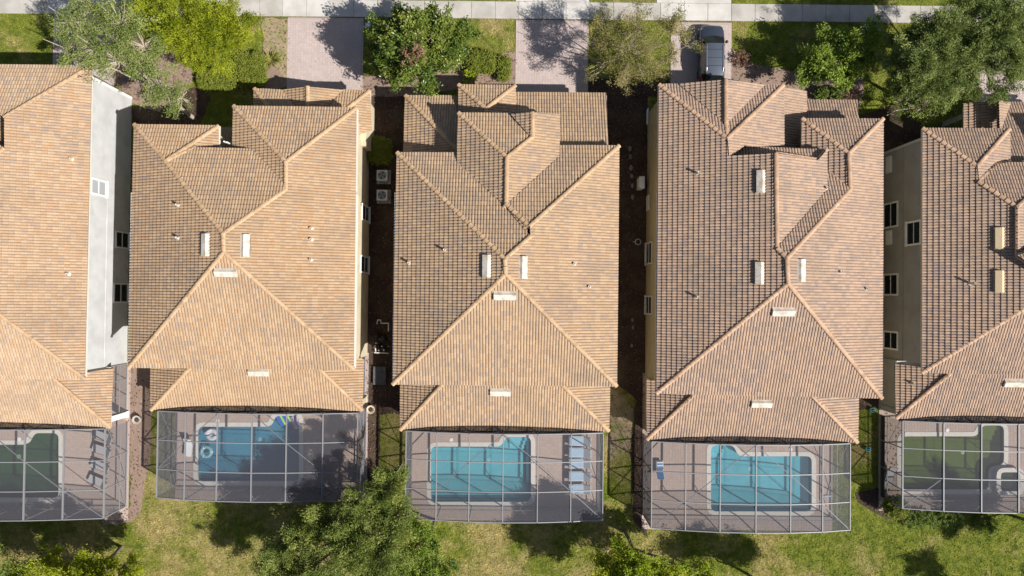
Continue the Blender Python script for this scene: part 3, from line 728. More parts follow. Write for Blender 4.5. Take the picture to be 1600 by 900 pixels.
POOLPX = {
 0: [(-80,694),(45,694),(53,676),(93,676),(93,778),(-80,778)],
 1: [(309,666),(424,666),(430,649),(468,649),(468,752),(309,752)],
 2: [(673,697),(783,697),(790,682),(830,682),(830,784),(673,784)],
 3: [(1110,695),(1146,695),(1153,712),(1268,712),(1268,799),(1110,799)],
 4: [(1407,681),(1526,681),(1533,664),(1568,664),(1568,726),(1545,730),(1545,765),(1407,765)]}
POOLLBL = {0: 'dark green pool beside four loungers at the lower left', 1: 'deep blue pool with toys afloat and tree shade on it', 2: 'turquoise pool next to a row of light blue loungers',
 3: 'turquoise pool beside a deck with one striped lounger', 4: 'murky green pool joined to a small raised spa'}
POOLCOL = {0: ((.05,.115,.05), (.70,.82,.66)), 1: ((.14,.37,.48), (.60,.84,.92)), 2: ((.27,.60,.67), (.68,.92,.96)), 3: ((.27,.60,.68), (.68,.92,.96)), 4: ((.15,.20,.06), (.80,.84,.60))}
POOL = {}; DECK = {}; GHOLE = []
for k, px in POOLPX.items():
    POOL[k] = round_poly(W(px), .45)
    if area(POOL[k]) < 0: POOL[k] = POOL[k][::-1]
    c = CAGE[k]; hr = HRECT[k][0]
    DECK[k] = (c['X'][0]-.12, c['Y'][-1]-1.05, c['X'][-1]+.12, hr[1]+.6)
    GHOLE.append(offset(POOL[k], .12))
DZ = .06
G = kind(sheet('ground', [(-300,-300),(300,-300),(300,300),(-300,300)], GHOLE, 0.0, M['turf']), 'structure')
M['coping'] = mottled('pool_coping', (.60,.56,.50), (.68,.64,.58), 5, .8, .15)
for k in range(5):
    x0, y0, x1, y1 = DECK[k]; pl = POOL[k]
    outer = [(x0,y0),(x1,y0),(x1,y1),(x0,y1)]
    d = kind(sheet('pool_deck', outer, [offset(pl, .1)], DZ-.004, M['joint'], .09), 'structure')
    pavers(d, (x0, y0, x1, y1), None, [offset(pl, .14)], DZ, M['deckpaver'], .205, .007)
    cx = sum(p[0] for p in pl)/len(pl); cy = sum(p[1] for p in pl)/len(pl)
    t = thing('swimming_pool', POOLLBL[k], 'swimming pool', (cx, cy, -.58), 'pools inside the screen cages')
    bc, tint = POOLCOL[k]; bm_ = mottled('pool_plaster', tuple(x*.9 for x in bc), tuple(min(1, x*1.08) for x in bc), 1.2, .8, 0)
    n = len(pl); mb = MB(); mb.v = [(*p, DZ-.02) for p in pl]+[(*p, -.58) for p in pl]
    for i in range(n): mb.f.append(((i+1) % n, i, n+i, n+(i+1) % n)); mb.m.append(0); mb.r.append(.5)
    for tr_ in tessellate_polygon([[Vector((*p, 0)) for p in pl]]): mb.f.append(tuple(n+q for q in tess_up(pl, tr_))); mb.m.append(0); mb.r.append(.5)
    mb.build('basin', bm_, t)
    wl = MB(); wl.v = [(*p, -.10) for p in offset(pl, -.002)]
    for tr_ in tessellate_polygon([[Vector((*p, 0)) for p in pl]]): wl.f.append(tess_up(pl, tr_)); wl.m.append(0); wl.r.append(.5)
    wl.build('water', water_mat('pool_water', tint, tuple(x*.75 for x in bc)), t)
    tb = MB(); ti = offset(pl, -.012)
    for i in range(n): j = (i+1) % n; tb.quad([(*ti[j], .03), (*ti[i], .03), (*ti[i], -.14), (*ti[j], -.14)])
    tb.build('tile_band', mat('waterline_tile', (.05,.12,.17), .3), t)
    dr = MB(); dr.lathe((cx, cy, -.578), [(.16,0),(.16,.012),(.05,.02)], 12); dr.build('drain', M['white'], t)
    sk = {0: (30,686), 1: (340,657), 2: (705,687), 3: (1235,702), 4: (1480,672)}[k]; q_ = P(*sk, DZ); dr = MB(); dr.lathe((q_.x, q_.y, DZ), [(.14,0),(.14,.03),(.10,.036),(.02,.036)], 14); dr.build('skimmer_lid', M['white'], t)
    o_ = offset(pl, .30); i_ = offset(pl, -.02); cp = MB()
    for i in range(n):
        j = (i+1) % n; zt = DZ+.025
        cp.quad([(*i_[i], zt), (*o_[i], zt), (*o_[j], zt), (*i_[j], zt)]); cp.quad([(*o_[i], zt), (*o_[i], 0), (*o_[j], 0), (*o_[j], zt)]); cp.quad([(*i_[j], zt), (*i_[j], -.06), (*i_[i], -.06), (*i_[i], zt)])
    cp.build('coping', M['coping'], t)
    # entry steps inside the pool, along the short leg
    st = {0: (72,676,93,694), 1: (432,650,468,668), 2: (795,683,830,703), 3: (1110,696,1134,716), 4: (1536,665,1568,690)}[k]
    a, b = P(st[0], st[1]), P(st[2], st[3])
    for q in range(3):
        sb = MB(); f_ = (q+1)/3; sb.box(a.x+.06, b.y+(a.y-b.y)*(q/3), -.57+.002*q, b.x-.06, a.y-.05, -.48+.11*q); sb.build('step', mat('pool_step', tuple(min(1, x*1.25) for x in bc), .8), t)
# raised spa on house 4's pool
sp = round_poly(W([(1551,729),(1594,729),(1594,772),(1551,772)]), .6)
if area(sp) < 0: sp = sp[::-1]
t = thing('spa', 'small raised square spa with pale rim beside the murky green pool', 'spa', (P(1572,750).x, P(1572,750).y, 0))
si_ = offset(sp, -.32); n = len(sp); mb = MB()
for i in range(n):
    j = (i+1) % n; mb.quad([(*si_[i], .42), (*sp[i], .42), (*sp[j], .42), (*si_[j], .42)]); mb.quad([(*sp[i], .42), (*sp[i], .03), (*sp[j], .03), (*sp[j], .42)]); mb.quad([(*si_[j], .42), (*si_[j], .05), (*si_[i], .05), (*si_[i], .42)])
mb.build('rim', M['coping'], t)
mb = MB(); mb.prism(si_, .062, .075); mb.build('basin', mat('spa_plaster', (.05,.06,.05), .8), t)
mb = MB(); mb.v = [(*p, .34) for p in offset(si_, -.003)]; mb.f = [tuple(range(n))]; mb.m = [0]; mb.r = [.5]; mb.build('water', water_mat('spa_water', (.7,.75,.65), (.05,.06,.04)), t)
# ------------------------------------------------------------------ screen cages
CLBL = {0: 'pale framed screen cage over a dark green pool, its right wall in view', 1: 'screen cage over deep blue pool, half shaded by the big tree', 2: 'screen cage over the turquoise pool and the light blue loungers',
 3: 'screen cage over turquoise pool and one striped lounger', 4: 'screen cage over the green pool and spa, cut off at right'}
BR = {0: [(4,0,5,1),(5,1,6,2),(6,2,7,3),(0,3,1,2)], 1: [(1,1,2,0),(0,2,1,1),(3,0,4,1),(4,1,5,2)], 2: [(1,2,2,1),(2,1,3,0),(3,0,4,1),(4,1,5,2),(5,2,6,3)], 3: [(0,3,1,2),(1,2,2,1),(2,1,3,0),(3,0,4,1),(4,1,5,2),(5,2,6,3)], 4: [(0,3,1,2),(4,2,5,3)]}
for k, c in CAGE.items():
    X, Y, Z = c['X'], c['Y'], c['z']; nx, ny = len(X), len(Y)
    t = thing('pool_cage', CLBL[k], 'screen enclosure', ((X[0]+X[-1])/2, (Y[0]+Y[-1])/2, DZ), 'screen cages behind the houses')
    node = lambda i, j: Vector((X[i], Y[j], Z[i]))
    BM = M['bronze']
    for i in range(nx):
        mb = MB(); mb.beam(node(i, 0), node(i, ny-1), .065, .14); mb.build('roof_beam', BM, t)
        mb = MB(); mb.box(X[i]-.03, Y[-1]-.035, DZ-.02, X[i]+.03, Y[-1]+.035, Z[i]-.062); mb.build('post', BM, t)
        mb = MB(); mb.box(X[i]-.03, Y[0]-.04, ZL-.05, X[i]+.03, Y[0]+.04, Z[i]-.062); mb.build('riser_post', BM, t)
    for j in range(ny):
        mb = MB()
        for i in range(nx-1): mb.beam(node(i, j)+Vector((.027, 0, .002)), node(i+1, j)-Vector((.027, 0, -.002)), .06, .09)
        mb.build('purlin', BM, t)
        if 0 < j < ny-1:
            for i in (0, nx-1):
                mb = MB(); mb.box(X[i]-.035, Y[j]-.03, DZ-.02, X[i]+.035, Y[j]+.03, Z[i]-.062); mb.build('post', BM, t)
    for (a, b, c_, d_) in BR[k]:
        mb = MB(); p, q = node(a, b), node(c_, d_); mb.beam(p+Vector((0,0,-.045)), q+Vector((0,0,-.045)), .05, .05); mb.build('roof_brace', BM, t)
    # wall rails: kick rail and chair rail on three sides, knee braces at the corners
    for z in (.14, 1.0):
        mb = MB(); mb.box(X[0]+.032, Y[-1]-.025, z-.03, X[-1]-.032, Y[-1]+.025, z+.03); mb.build('wall_rail', BM, t)
        for i, s in ((0, 1), (nx-1, -1)): mb = MB(); mb.box(X[i]-.024, Y[-1]+.037, z-.03, X[i]+.024, Y[0]-.041, z+.03); mb.build('wall_rail', BM, t)
    for i in range(1, nx-1):
        mb = MB(); mb.beam((X[i], Y[-1]+.036, Z[i]-.55), (X[i], Y[-1]+.5, Z[i]-.065), .035, .035); mb.build('knee_brace', BM, t)
    for i in (0, nx-1):
        for j in range(ny-1): mb = MB(); mb.beam((X[i], Y[j+1]+.033, .2+(j == 0)*.9), (X[i], Y[j]-.033, 1.05+(j == 0)*1.6), .03, .03); mb.build('wall_brace', BM, t)
    # triangulated truss in the riser over the porch eave, and the wide gutter under it
    for i in range(nx-1):
        xm = (X[i]+X[i+1])/2; mb = MB()
        mb.beam((X[i]+.03, Y[0], ZL+.02), (xm, Y[0], (Z[i]+Z[i+1])/2-.04), .035, .035); mb.beam((xm, Y[0]+.001, (Z[i]+Z[i+1])/2-.04), (X[i+1]-.03, Y[0]+.001, ZL+.02), .034, .034); mb.build('truss_web', BM, t)
    mb = MB(); mb.box(X[0]-.05, Y[0]-.085, ZL-.19, X[-1]+.05, Y[0]+.085, ZL-.055); mb.build('gutter', M['frame_dark'], t)
    def panel(q, m='screen'): mb = MB(); mb.quad(q); mb.build('screen_panel', M[m], t)
    for i in range(nx-1):
        for j in range(ny-1): panel([node(i,j+1), node(i+1,j+1), node(i+1,j), node(i,j)])
        panel([(X[i],Y[-1],DZ), (X[i+1],Y[-1],DZ), node(i+1,ny-1), node(i,ny-1)])
        panel([(X[i],Y[0]-.01,ZL-.05), (X[i+1],Y[0]-.01,ZL-.05), (X[i+1],Y[0]-.01,Z[i+1]), (X[i],Y[0]-.01,Z[i])], 'riser')
    for i in (0, nx-1):
        for j in range(ny-1): panel([(X[i],Y[j],DZ), (X[i],Y[j+1],DZ), node(i,j+1), node(i,j)])
    if k == 4:
        mb = MB(); mb.box(X[0]-.02, Y[-1]+.05, DZ, X[0]+.02, Y[0]-.05, .62); mb.build('kick_panel', M['frame_dark'], t)
# ------------------------------------------------------------------ beds, drives, pavement
def rough_poly(pix, amp=.10, step=.5, z=0.0, close_edges=True):
    w = W(pix, z); out = []; n = len(w)
    for i in range(n):
        a, b = Vector(w[i]), Vector(w[(i+1) % n]); L = (b-a).length; m = max(1, int(L/step)); nn = Vector((-(b-a).y, (b-a).x)).normalized()
        for q in range(m): out.append(tuple(a+(b-a)*q/m+nn*random.uniform(-amp, amp)*(q > 0)))
    return out
BEDS = []
def bed(pix, m='mulch', name='mulch_bed', z=.006, amp=.10):
    p = rough_poly(pix, amp); BEDS.append(p); return kind(sheet(name, p, [], z, M[m]), 'structure')
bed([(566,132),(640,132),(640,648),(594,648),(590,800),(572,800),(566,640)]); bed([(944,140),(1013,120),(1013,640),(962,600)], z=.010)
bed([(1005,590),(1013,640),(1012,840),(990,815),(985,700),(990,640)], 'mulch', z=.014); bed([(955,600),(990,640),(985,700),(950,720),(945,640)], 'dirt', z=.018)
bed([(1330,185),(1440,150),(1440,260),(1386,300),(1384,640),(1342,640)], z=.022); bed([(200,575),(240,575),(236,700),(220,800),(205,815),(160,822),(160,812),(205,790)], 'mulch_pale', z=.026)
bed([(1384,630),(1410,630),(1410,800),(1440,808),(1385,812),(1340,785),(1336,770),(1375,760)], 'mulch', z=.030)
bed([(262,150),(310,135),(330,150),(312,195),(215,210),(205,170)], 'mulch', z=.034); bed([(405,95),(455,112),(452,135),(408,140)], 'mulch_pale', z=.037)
bed([(85,55),(180,50),(300,70),(300,130),(250,175),(218,165),(150,110),(85,100)], 'mulch_pale', z=.038, amp=.2)
bed([(705,95),(808,80),(808,140),(720,140),(640,150),(560,150),(568,120),(640,125)], 'mulch_pale', z=.042); bed([(1142,75),(1175,100),(1270,115),(1350,118),(1345,165),(1225,165),(1142,145)], 'mulch_pale', z=.046)
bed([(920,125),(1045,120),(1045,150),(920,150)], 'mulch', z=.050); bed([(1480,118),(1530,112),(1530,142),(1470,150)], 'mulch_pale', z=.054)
bed([(412,30),(452,30),(450,125),(425,100),(410,75)], 'dirt', z=.058, amp=.2)
bed([(240,700),(320,770),(250,790),(226,730)], 'turf', 'turf_patch', z=.008)
DRV = {}
def drive(a, b, label=None):
    r = rect_px(a, b, 0); d = MB(); d.box(r[0], r[1], -.05, r[2], r[3], .066); o = kind(d.build('driveway', M['joint']), 'structure')
    pavers(o, r, None, [], .07, M['paver'], .205, .007); BEDS.append([(r[0],r[1]),(r[2],r[1]),(r[2],r[3]),(r[0],r[3])]); return r
drive((450,27.5),(566,205)); drive((806,31.5),(918,205)); drive((1048,35),(1142,205)); drive((1528,44),(1652,215)); drive((85,18),(178,150))
# side path of pavers between the cages at far left and the blank slab behind the pumps
# pavement: separate slabs in a row, kerb-side turf beyond
ps = P(0,12), P(1600,37); sid = MB(); x_a, x_b = -46, 46
y_b = P(800,29.5).y; y_t = P(800,2.5).y
sid.box(x_a, y_b, -.10, x_b, y_t, .035); sw = kind(sid.build('pavement', M['joint']), 'structure')
slabme = {}
xs = x_a; i = 0
aprons = [(rect_px(a, b, 0)[0], rect_px(a, b, 0)[2]) for a, b in (((452,0),(568,9)), ((806,0),(920,9)), ((1026,0),(1142,9)), ((1528,0),(1652,9)), ((85,0),(178,9)))]
while xs < x_b-.1:
    w_ = 1.78; key = 0
    mid = xs+w_/2; ap = any(a-.3 < mid < b+.3 for a, b in aprons)
    kk = ('apron' if ap else 'concrete')
    if kk not in slabme:
        mb = MB(); s0 = 1.76/2; yy = (y_t-y_b)/2-.012
        mb.v = [(-s0+.02,-yy+.02,.05),(s0-.02,-yy+.02,.05),(s0-.02,yy-.02,.05),(-s0+.02,yy-.02,.05),(-s0,-yy,.035),(s0,-yy,.035),(s0,yy,.035),(-s0,yy,.035),(-s0,-yy,-.03),(s0,-yy,-.03),(s0,yy,-.03),(-s0,yy,-.03)]
        mb.f = [(0,1,2,3)]+[(4+q, 4+(q+1)%4, (q+1)%4, q) for q in range(4)]+[(8+q, 8+(q+1)%4, 4+(q+1)%4, 4+q) for q in range(4)]
        me = bpy.data.meshes.new('paving_slab'); me.from_pydata(mb.v, [], mb.f); me.materials.append(M[kk]); me.update(); slabme[kk] = me
    o = bpy.data.objects.new('paving_slab', slabme[kk]); C.objects.link(o); o.parent = sw
    o.location = Vector((mid, (y_b+y_t)/2, .028+random.uniform(-.006, .006)))-ORG[sw.name]
    xs += w_+.0
for a, b in aprons:
    m_ = MB(); m_.box(a, y_t+.01, -.05, b, y_t+4, .05); kind(m_.build('driveway_apron', M['apron']), 'structure')
rd = MB(); rd.box(-120, y_t+4.2, -.06, 120, y_t+11.6, .012); kind(rd.build('road', M['asphalt']), 'structure')
for yk in (y_t+4.02, y_t+11.61): kb = MB(); kb.box(-120, yk, -.1, 120, yk+.17, .13); kind(kb.build('kerb', M['concrete']), 'structure')
BEDS.append([(x_a,y_b),(x_b,y_b),(x_b,y_t),(x_a,y_t)])
for a, b in aprons: BEDS.append([(a,y_t),(b,y_t),(b,y_t+4),(a,y_t+4)])
for k in range(5):
    x0,y0,x1,y1 = DECK[k]; BEDS.append([(x0,y0),(x1,y0),(x1,y1),(x0,y1)])
    for r in HRECT[k]: r = ins(r); BEDS.append([(r[0],r[1]),(r[2],r[1]),(r[2],r[3]),(r[0],r[3])])
# ------------------------------------------------------------------ turf blades
def turf_blades():
    n = 260000; pts = np.stack([rng.uniform(-39, 39, n), rng.uniform(-22, 23, n)], 1)
    keep = np.ones(n, bool)
    for b in BEDS: keep &= ~inside(pts, b)
    pts = pts[keep]; n = len(pts)
    # thin it where the turf wears out
    th = rng.uniform(0, 2*np.pi, n); L = rng.uniform(.05, .17, n); w = rng.uniform(.018, .035, n); hgt = rng.uniform(.04, .11, n)
    dx, dy = np.cos(th), np.sin(th); z0 = np.zeros(n)
    a = np.stack([pts[:,0]-dy*w, pts[:,1]+dx*w, z0], 1); b = np.stack([pts[:,0]+dy*w, pts[:,1]-dx*w, z0], 1); c = np.stack([pts[:,0]+dx*L, pts[:,1]+dy*L, hgt], 1)
    v = np.stack([a, b, c], 1).reshape(-1, 3); f = np.arange(n*3).reshape(-1, 3)
    g = mesh_obj('grass', v, f.astype(np.int32), [M['blades']], None, None, rng.uniform(0, 1, n)); kind(g, 'stuff')
turf_blades()
def weed_clumps():
    m = 7000; p = np.stack([rng.uniform(-38, 38, m), np.where(rng.random(m) < .8, rng.uniform(-21.5, -14, m), rng.uniform(13, 22, m))], 1)
    keep = np.ones(m, bool)
    for b in BEDS: keep &= ~inside(p, offset(b, .12) if len(b) < 6 else b)
    p = p[keep]; m = len(p); per = 9; s = np.repeat(rng.uniform(.6, 1.5, m), per); q = np.repeat(p, per, 0); n = len(q)
    th = rng.uniform(0, 6.283, n); L = s*rng.uniform(.09, .2, n); w = s*.022; h = s*rng.uniform(.03, .10, n); dx, dy = np.cos(th), np.sin(th)
    a = np.stack([q[:,0]-dy*w, q[:,1]+dx*w, np.zeros(n)], 1); b = np.stack([q[:,0]+dy*w, q[:,1]-dx*w, np.zeros(n)], 1); e = np.stack([q[:,0]+dx*L, q[:,1]+dy*L, h], 1)
    v = np.stack([a, b, e], 1).reshape(-1, 3); r = np.clip(np.repeat(rng.uniform(0, 1, m), per)*.8+rng.uniform(0, .2, n), 0, 1)
    kind(mesh_obj('grass_clumps', v, np.arange(n*3).reshape(-1, 3).astype(np.int32), [M['blades']], None, None, r), 'stuff')
weed_clumps()
# ------------------------------------------------------------------ trees and shrubs
def unit(a): return a/np.maximum(np.linalg.norm(a, axis=-1, keepdims=True), 1e-6)
def leaves(cent, axis, tone, per, L, Wd, cr, spread=.6, updir=1.0, flat=.8):
    """per leaves round every clump centre; each a folded two-triangle blade"""
    n = len(cent)*per; c = np.repeat(cent, per, 0); ax = np.repeat(axis, per, 0); tn = np.repeat(tone, per)
    off = rng.normal(0, 1, (n, 3))*cr*np.array([1, 1, flat]); al = rng.uniform(-1, 1, (n, 1))
    p = c+off*.55+ax*al*cr*1.1
    d = unit(ax+rng.normal(0, spread, (n, 3))); up = unit(np.array([0, 0, updir])+rng.normal(0, .5, (n, 3))+ax*.35)
    s = unit(np.cross(d, up)); nn = np.cross(s, d)
    l = (L*rng.uniform(.65, 1.3, n))[:, None]; w = (Wd*rng.uniform(.7, 1.3, n))[:, None]
    a = p-d*l*.5; b = p+d*l*.5; m1 = p+s*w*.5+nn*w*.14-d*l*.08; m2 = p-s*w*.5+nn*w*.14-d*l*.08
    v = np.stack([a, m1, b, m2], 1).reshape(-1, 3); base = np.arange(n)[:, None]*4
    f = np.concatenate([base+np.array([[0, 1, 2]]), base+np.array([[0, 2, 3]])], 0)
    r = np.clip(tn*.65+rng.uniform(0, 1, n)*.35, 0, 1)
    return v, f, np.concatenate([r, r])
def lobe_pts(px, py, z, rp, sq=.8):
    c = P(px, py, z); r = rp*(H-z)/FPX; return np.array(c), r
def plant(name, label, cat, base, lobes, cm, dens=9, per=26, L=.17, Wd=.07, cr=.22, spread=.6, bark='bark', trunk_r=.14, twigs=0, group=None, sq=.8, inner=.55, trunk=True, tufts=5.5, axis_up=.35):
    b = P(*base, 0); t = thing(name, label, cat, tuple(b), group)
    cs = []; axs = []; tn = []; mb = MB()
    cen = [lobe_pts(*l) for l in lobes]; top = np.mean([c for c, _ in cen], 0)
    zmin = min(c[2]-r for c, r in cen)
    fork = np.array(b)*.72+top*.28; fork[2] = max(.25, min(zmin*.9+.1, top[2]*.5))
    if trunk:
        j = rng.normal(0, .06, 3); mid = (np.array(b)+fork)/2+j*[1, 1, 0]
        mb.tube([tuple(b-Vector((0,0,.1))), (b.x, b.y, .15), tuple(mid), tuple(fork)], [trunk_r*1.5, trunk_r*1.15, trunk_r, trunk_r*.85], 8)
    for c, r in cen:
        k = max(4, int(dens*12.57*r*r*(.8 if trunk else .8)))
        if trunk:                                   # boughs: tufts of clumps with gaps between them
            nt = max(3, int(tufts*r*r+1.5)); dt = unit(rng.normal(0, 1, (nt, 3))+np.array([0, 0, .35])); dt[:, 2] = np.where(dt[:, 2] < -.3, -dt[:, 2], dt[:, 2])
            tc = c+dt*r*rng.uniform(.55, 1.08, (nt, 1))*np.array([1, 1, sq]); tt = np.clip(rng.normal(.5, .24, nt), 0, 1)
            ta = unit(dt*np.array([1, 1, .5])+np.array([0, 0, axis_up])+rng.normal(0, .25, (nt, 3))); tr = r*rng.uniform(.24, .46, (nt, 1))
            w = rng.integers(0, nt, k); al = rng.normal(0, 1, (k, 1))
            p = tc[w]+rng.normal(0, .42, (k, 3))*tr[w]*np.array([1, 1, .55])+ta[w]*al*tr[w]*.55
            cs.append(p); axs.append(unit(ta[w]+rng.normal(0, .28, (k, 3)))); tn.append(np.clip(tt[w]+rng.normal(0, .12, k), 0, 1))
            ends = tc
        else:
            d = unit(rng.normal(0, 1, (k, 3))); d[:, 2] = np.where(d[:, 2] < -.35, -d[:, 2], d[:, 2])
            rr = r*(inner+(1-inner)*rng.uniform(0, 1, (k, 1))**.5)*rng.uniform(.85, 1.12, (k, 1))
            p = c+d*rr*np.array([1, 1, sq]); p[:, 2] = np.maximum(p[:, 2], .12)
            cs.append(p); axs.append(unit(d*np.array([1, 1, .5])+np.array([0, 0, axis_up])+rng.normal(0, .25, (k, 3)))); tn.append(np.clip(rng.normal(.5, .22, k), 0, 1))
        if trunk:
            m_ = (fork+c)/2+rng.normal(0, .18, 3); mb.tube([tuple(fork), tuple(m_), tuple(c), tuple(c+(c-m_)*.5)], [trunk_r*.7, trunk_r*.5, trunk_r*.3, .02], 6)
            for q in np.concatenate([ends, p[:max(3, twigs//len(cen))]]):
                m2 = (c+q)/2+rng.normal(0, .08, 3); e = q+(q-c)*.22
                mb.tube([tuple(c), tuple(m2), tuple(q), tuple(e)], [trunk_r*.22+.008, trunk_r*.12+.008, .011, .006], 4, cap=False)
    if mb.v: mb.build('trunk', M[bark], t)
    cs = np.concatenate(cs); axs = np.concatenate(axs); tn = np.concatenate(tn)
    if trunk: per, L, Wd = int(per*1.5), L*.80, Wd*.84
    v, f, r = leaves(cs, axs, tn, per, L, Wd, cr, spread)
    v[:, 2] = np.maximum(v[:, 2], .05)
    mesh_obj('crown' if trunk else 'foliage', v, f.astype(np.int32), [cm], t, None, r)
    return t
LM = {
 'olive': leaf_mat('leaf_olive', [(0, (0.093,0.134,0.026)), (.4, (0.196,0.252,0.054)), (.75, (0.317,0.369,0.101)), (1, (0.486,0.486,0.178))]),
 'yellow': leaf_mat('leaf_yellow_green', [(0, (0.100,0.148,0.010)), (.4, (0.256,0.303,0.015)), (.75, (0.426,0.465,0.029)), (1, (0.497,0.547,0.057))], .45),
 'magnolia': leaf_mat('leaf_magnolia', [(0, (0.040,0.071,0.010)), (.45, (0.102,0.154,0.022)), (.8, (0.193,0.234,0.039)), (1, (0.385,0.376,0.078))], .2, .32),
 'crape': leaf_mat('leaf_crape', [(0, (0.119,0.129,0.029)), (.4, (0.239,0.233,0.058)), (.75, (0.375,0.330,0.109)), (1, (0.512,0.370,0.155))], .4),
 'fresh': leaf_mat('leaf_fresh_green', [(0, (0.076,0.134,0.014)), (.45, (0.191,0.270,0.032)), (.8, (0.324,0.414,0.058)), (1, (0.477,0.540,0.101))], .4),
 'ash': leaf_mat('leaf_grey_green', [(0, (0.085,0.123,0.031)), (.45, (0.191,0.246,0.060)), (.8, (0.308,0.359,0.102)), (1, (0.489,0.511,0.167))], .35),
 'oak': leaf_mat('leaf_oak', [(0, (0.080,0.123,0.021)), (.45, (0.195,0.246,0.047)), (.8, (0.343,0.380,0.088)), (1, (0.527,0.534,0.143))], .35),
 'hedge': leaf_mat('leaf_hedge', [(0, (0.099,0.134,0.015)), (.5, (0.208,0.244,0.031)), (1, (0.335,0.347,0.057))], .3),
 'lime': leaf_mat('leaf_lime', [(0, (0.130,0.196,0.010)), (.5, (0.303,0.392,0.020)), (1, (0.519,0.480,0.049))], .4),
 'brown': leaf_mat('leaf_brown', [(0, (.15,.08,.05)), (.5, (.28,.16,.10)), (1, (.40,.25,.17))], .3),
 'litter': leaf_mat('leaf_litter', [(0, (.05,.03,.02)), (.5, (.14,.08,.05)), (.85, (.22,.14,.09)), (1, (.32,.26,.18))], .1),
 'palm': leaf_mat('leaf_palm', [(0, (.14,.14,.02)), (.5, (.27,.26,.05)), (1, (.40,.36,.10))], .3),
 'ground': leaf_mat('leaf_ground', [(0, (0.078,0.130,0.018)), (.5, (0.169,0.234,0.039)), (1, (0.273,0.325,0.078))], .3)}
TG = 'garden trees'
plant('olive_green_tree', 'sparse olive-green tree leaning over the white-walled house from a many-stemmed trunk', 'tree', (303,184),
      [(118,38,7,34),(150,75,7,34),(190,38,7.2,38),(187,95,7,34),(232,112,6.6,32),(258,142,5.8,28),(225,72,6.6,30),(284,152,4.6,22),(108,78,6.4,24),(150,15,7,30)], LM['olive'], 3.6, 26, .17, .07, .24, .6, 'bark_pale', .13, 260, TG, axis_up=.25, tufts=7)
plant('yellow_green_tree', 'dense bright yellow-green tree at the top left, beside the pavement', 'tree', (353,86),
      [(300,42,5.5,48),(242,30,5.2,36),(355,35,5,38),(332,76,4.6,34),(278,72,4.8,30),(300,-2,5.2,40),(366,66,4.2,24),(225,8,5,26)], LM['yellow'], 9, 30, .20, .06, .20, .4, 'bark', .14, 80, TG, axis_up=.2, tufts=8)
mg = plant('magnolia_tree', 'dark glossy-leaved tree with a brown dead patch, beside the shaded brick drive', 'tree', (662,112),
      [(650,82,5.4,46),(610,62,4.2,28),(690,62,4.2,36),(612,104,4,28),(660,116,3.8,30),(702,94,4,28),(645,46,4.4,30),(722,46,4,15),(628,40,4,16),(596,84,3.8,18),(668,36,4.1,20)], LM['magnolia'], 8, 20, .26, .12, .24, .9, 'bark', .15, 60, TG)
c_, r_ = lobe_pts(645, 86, 7.5, 12); kk = 34; d_ = rng.normal(0, .28, (kk, 3))*[1,1,.5]; v_, f_, q_ = leaves(c_+d_, unit(rng.normal(0,1,(kk,3))), rng.uniform(0,1,kk), 14, .22, .07, .14)
o_ = mesh_obj('dead_leaves', v_, f_.astype(np.int32), [LM['brown']], mg, None, q_); o_['label'] = 'brown dead patch in the crown'
plant('crape_myrtle', 'thin twiggy olive-brown tree between the empty brick drive and the grey car', 'tree', (985,122),
      [(985,82,5.2,44),(945,50,4.8,30),(1000,44,5.4,34),(1046,42,4.8,28),(1072,72,4.2,18),(948,100,4.4,28),(1012,112,4,28),(985,124,3.6,22),(925,72,4.4,20),(1050,85,4.2,18)], LM['crape'], 5.5, 18, .15, .055, .24, .8, 'bark_pale', .08, 420, TG, axis_up=.3)
plant('leafy_tree', 'mid-green broad-leaved tree in the front bed right of the grey car', 'tree', (1283,112),
      [(1310,96,3.5,32),(1341,62,3.6,26),(1276,100,3.2,26),(1302,56,3.2,20),(1356,90,3.2,16),(1262,116,2.8,16),(1325,120,2.8,18)], LM['fresh'], 6.5, 18, .24, .11, .24, .9, 'bark', .09, 40, TG)
plant('feathery_tree', 'feathery grey-green tree standing in front of the taupe-walled house', 'tree', (1412,158),
      [(1440,92,6,40),(1472,58,6.5,42),(1452,130,5.2,34),(1490,108,6,34),(1416,62,5.4,28),(1425,115,5,28),(1480,145,4.5,22),(1402,100,5,26),(1402,130,4.6,22),(1458,92,6.4,34),(1512,140,5,24),(1440,45,5.6,26)], LM['ash'], 9, 30, .21, .05, .22, .4, 'bark', .13, 80, TG, axis_up=.25, tufts=6)
plant('feathery_tree', 'feathery grey-green tree in the top right corner, over the pavement', 'tree', (1500,118),
      [(1562,40,7,48),(1592,82,7,40),(1530,82,6.5,38),(1576,116,6,30),(1520,28,6.5,38),(1606,16,7,42),(1560,146,4.6,16),(1500,60,6,28),(1545,58,7.2,34),(1600,50,7.4,34)], LM['ash'], 9, 30, .21, .05, .22, .4, 'bark', .14, 80, TG, axis_up=.25, tufts=6)
plant('bare_shrub', 'half-bare twiggy shrub at the front corner of the taupe-walled house', 'shrub', (1422,172),
      [(1405,160,2.5,24),(1440,170,2.6,26),(1468,152,2.4,16),(1390,178,2,14),(1450,184,2,16)], LM['fresh'], 3, 10, .17, .08, .2, .9, 'bark_pale', .06, 200)
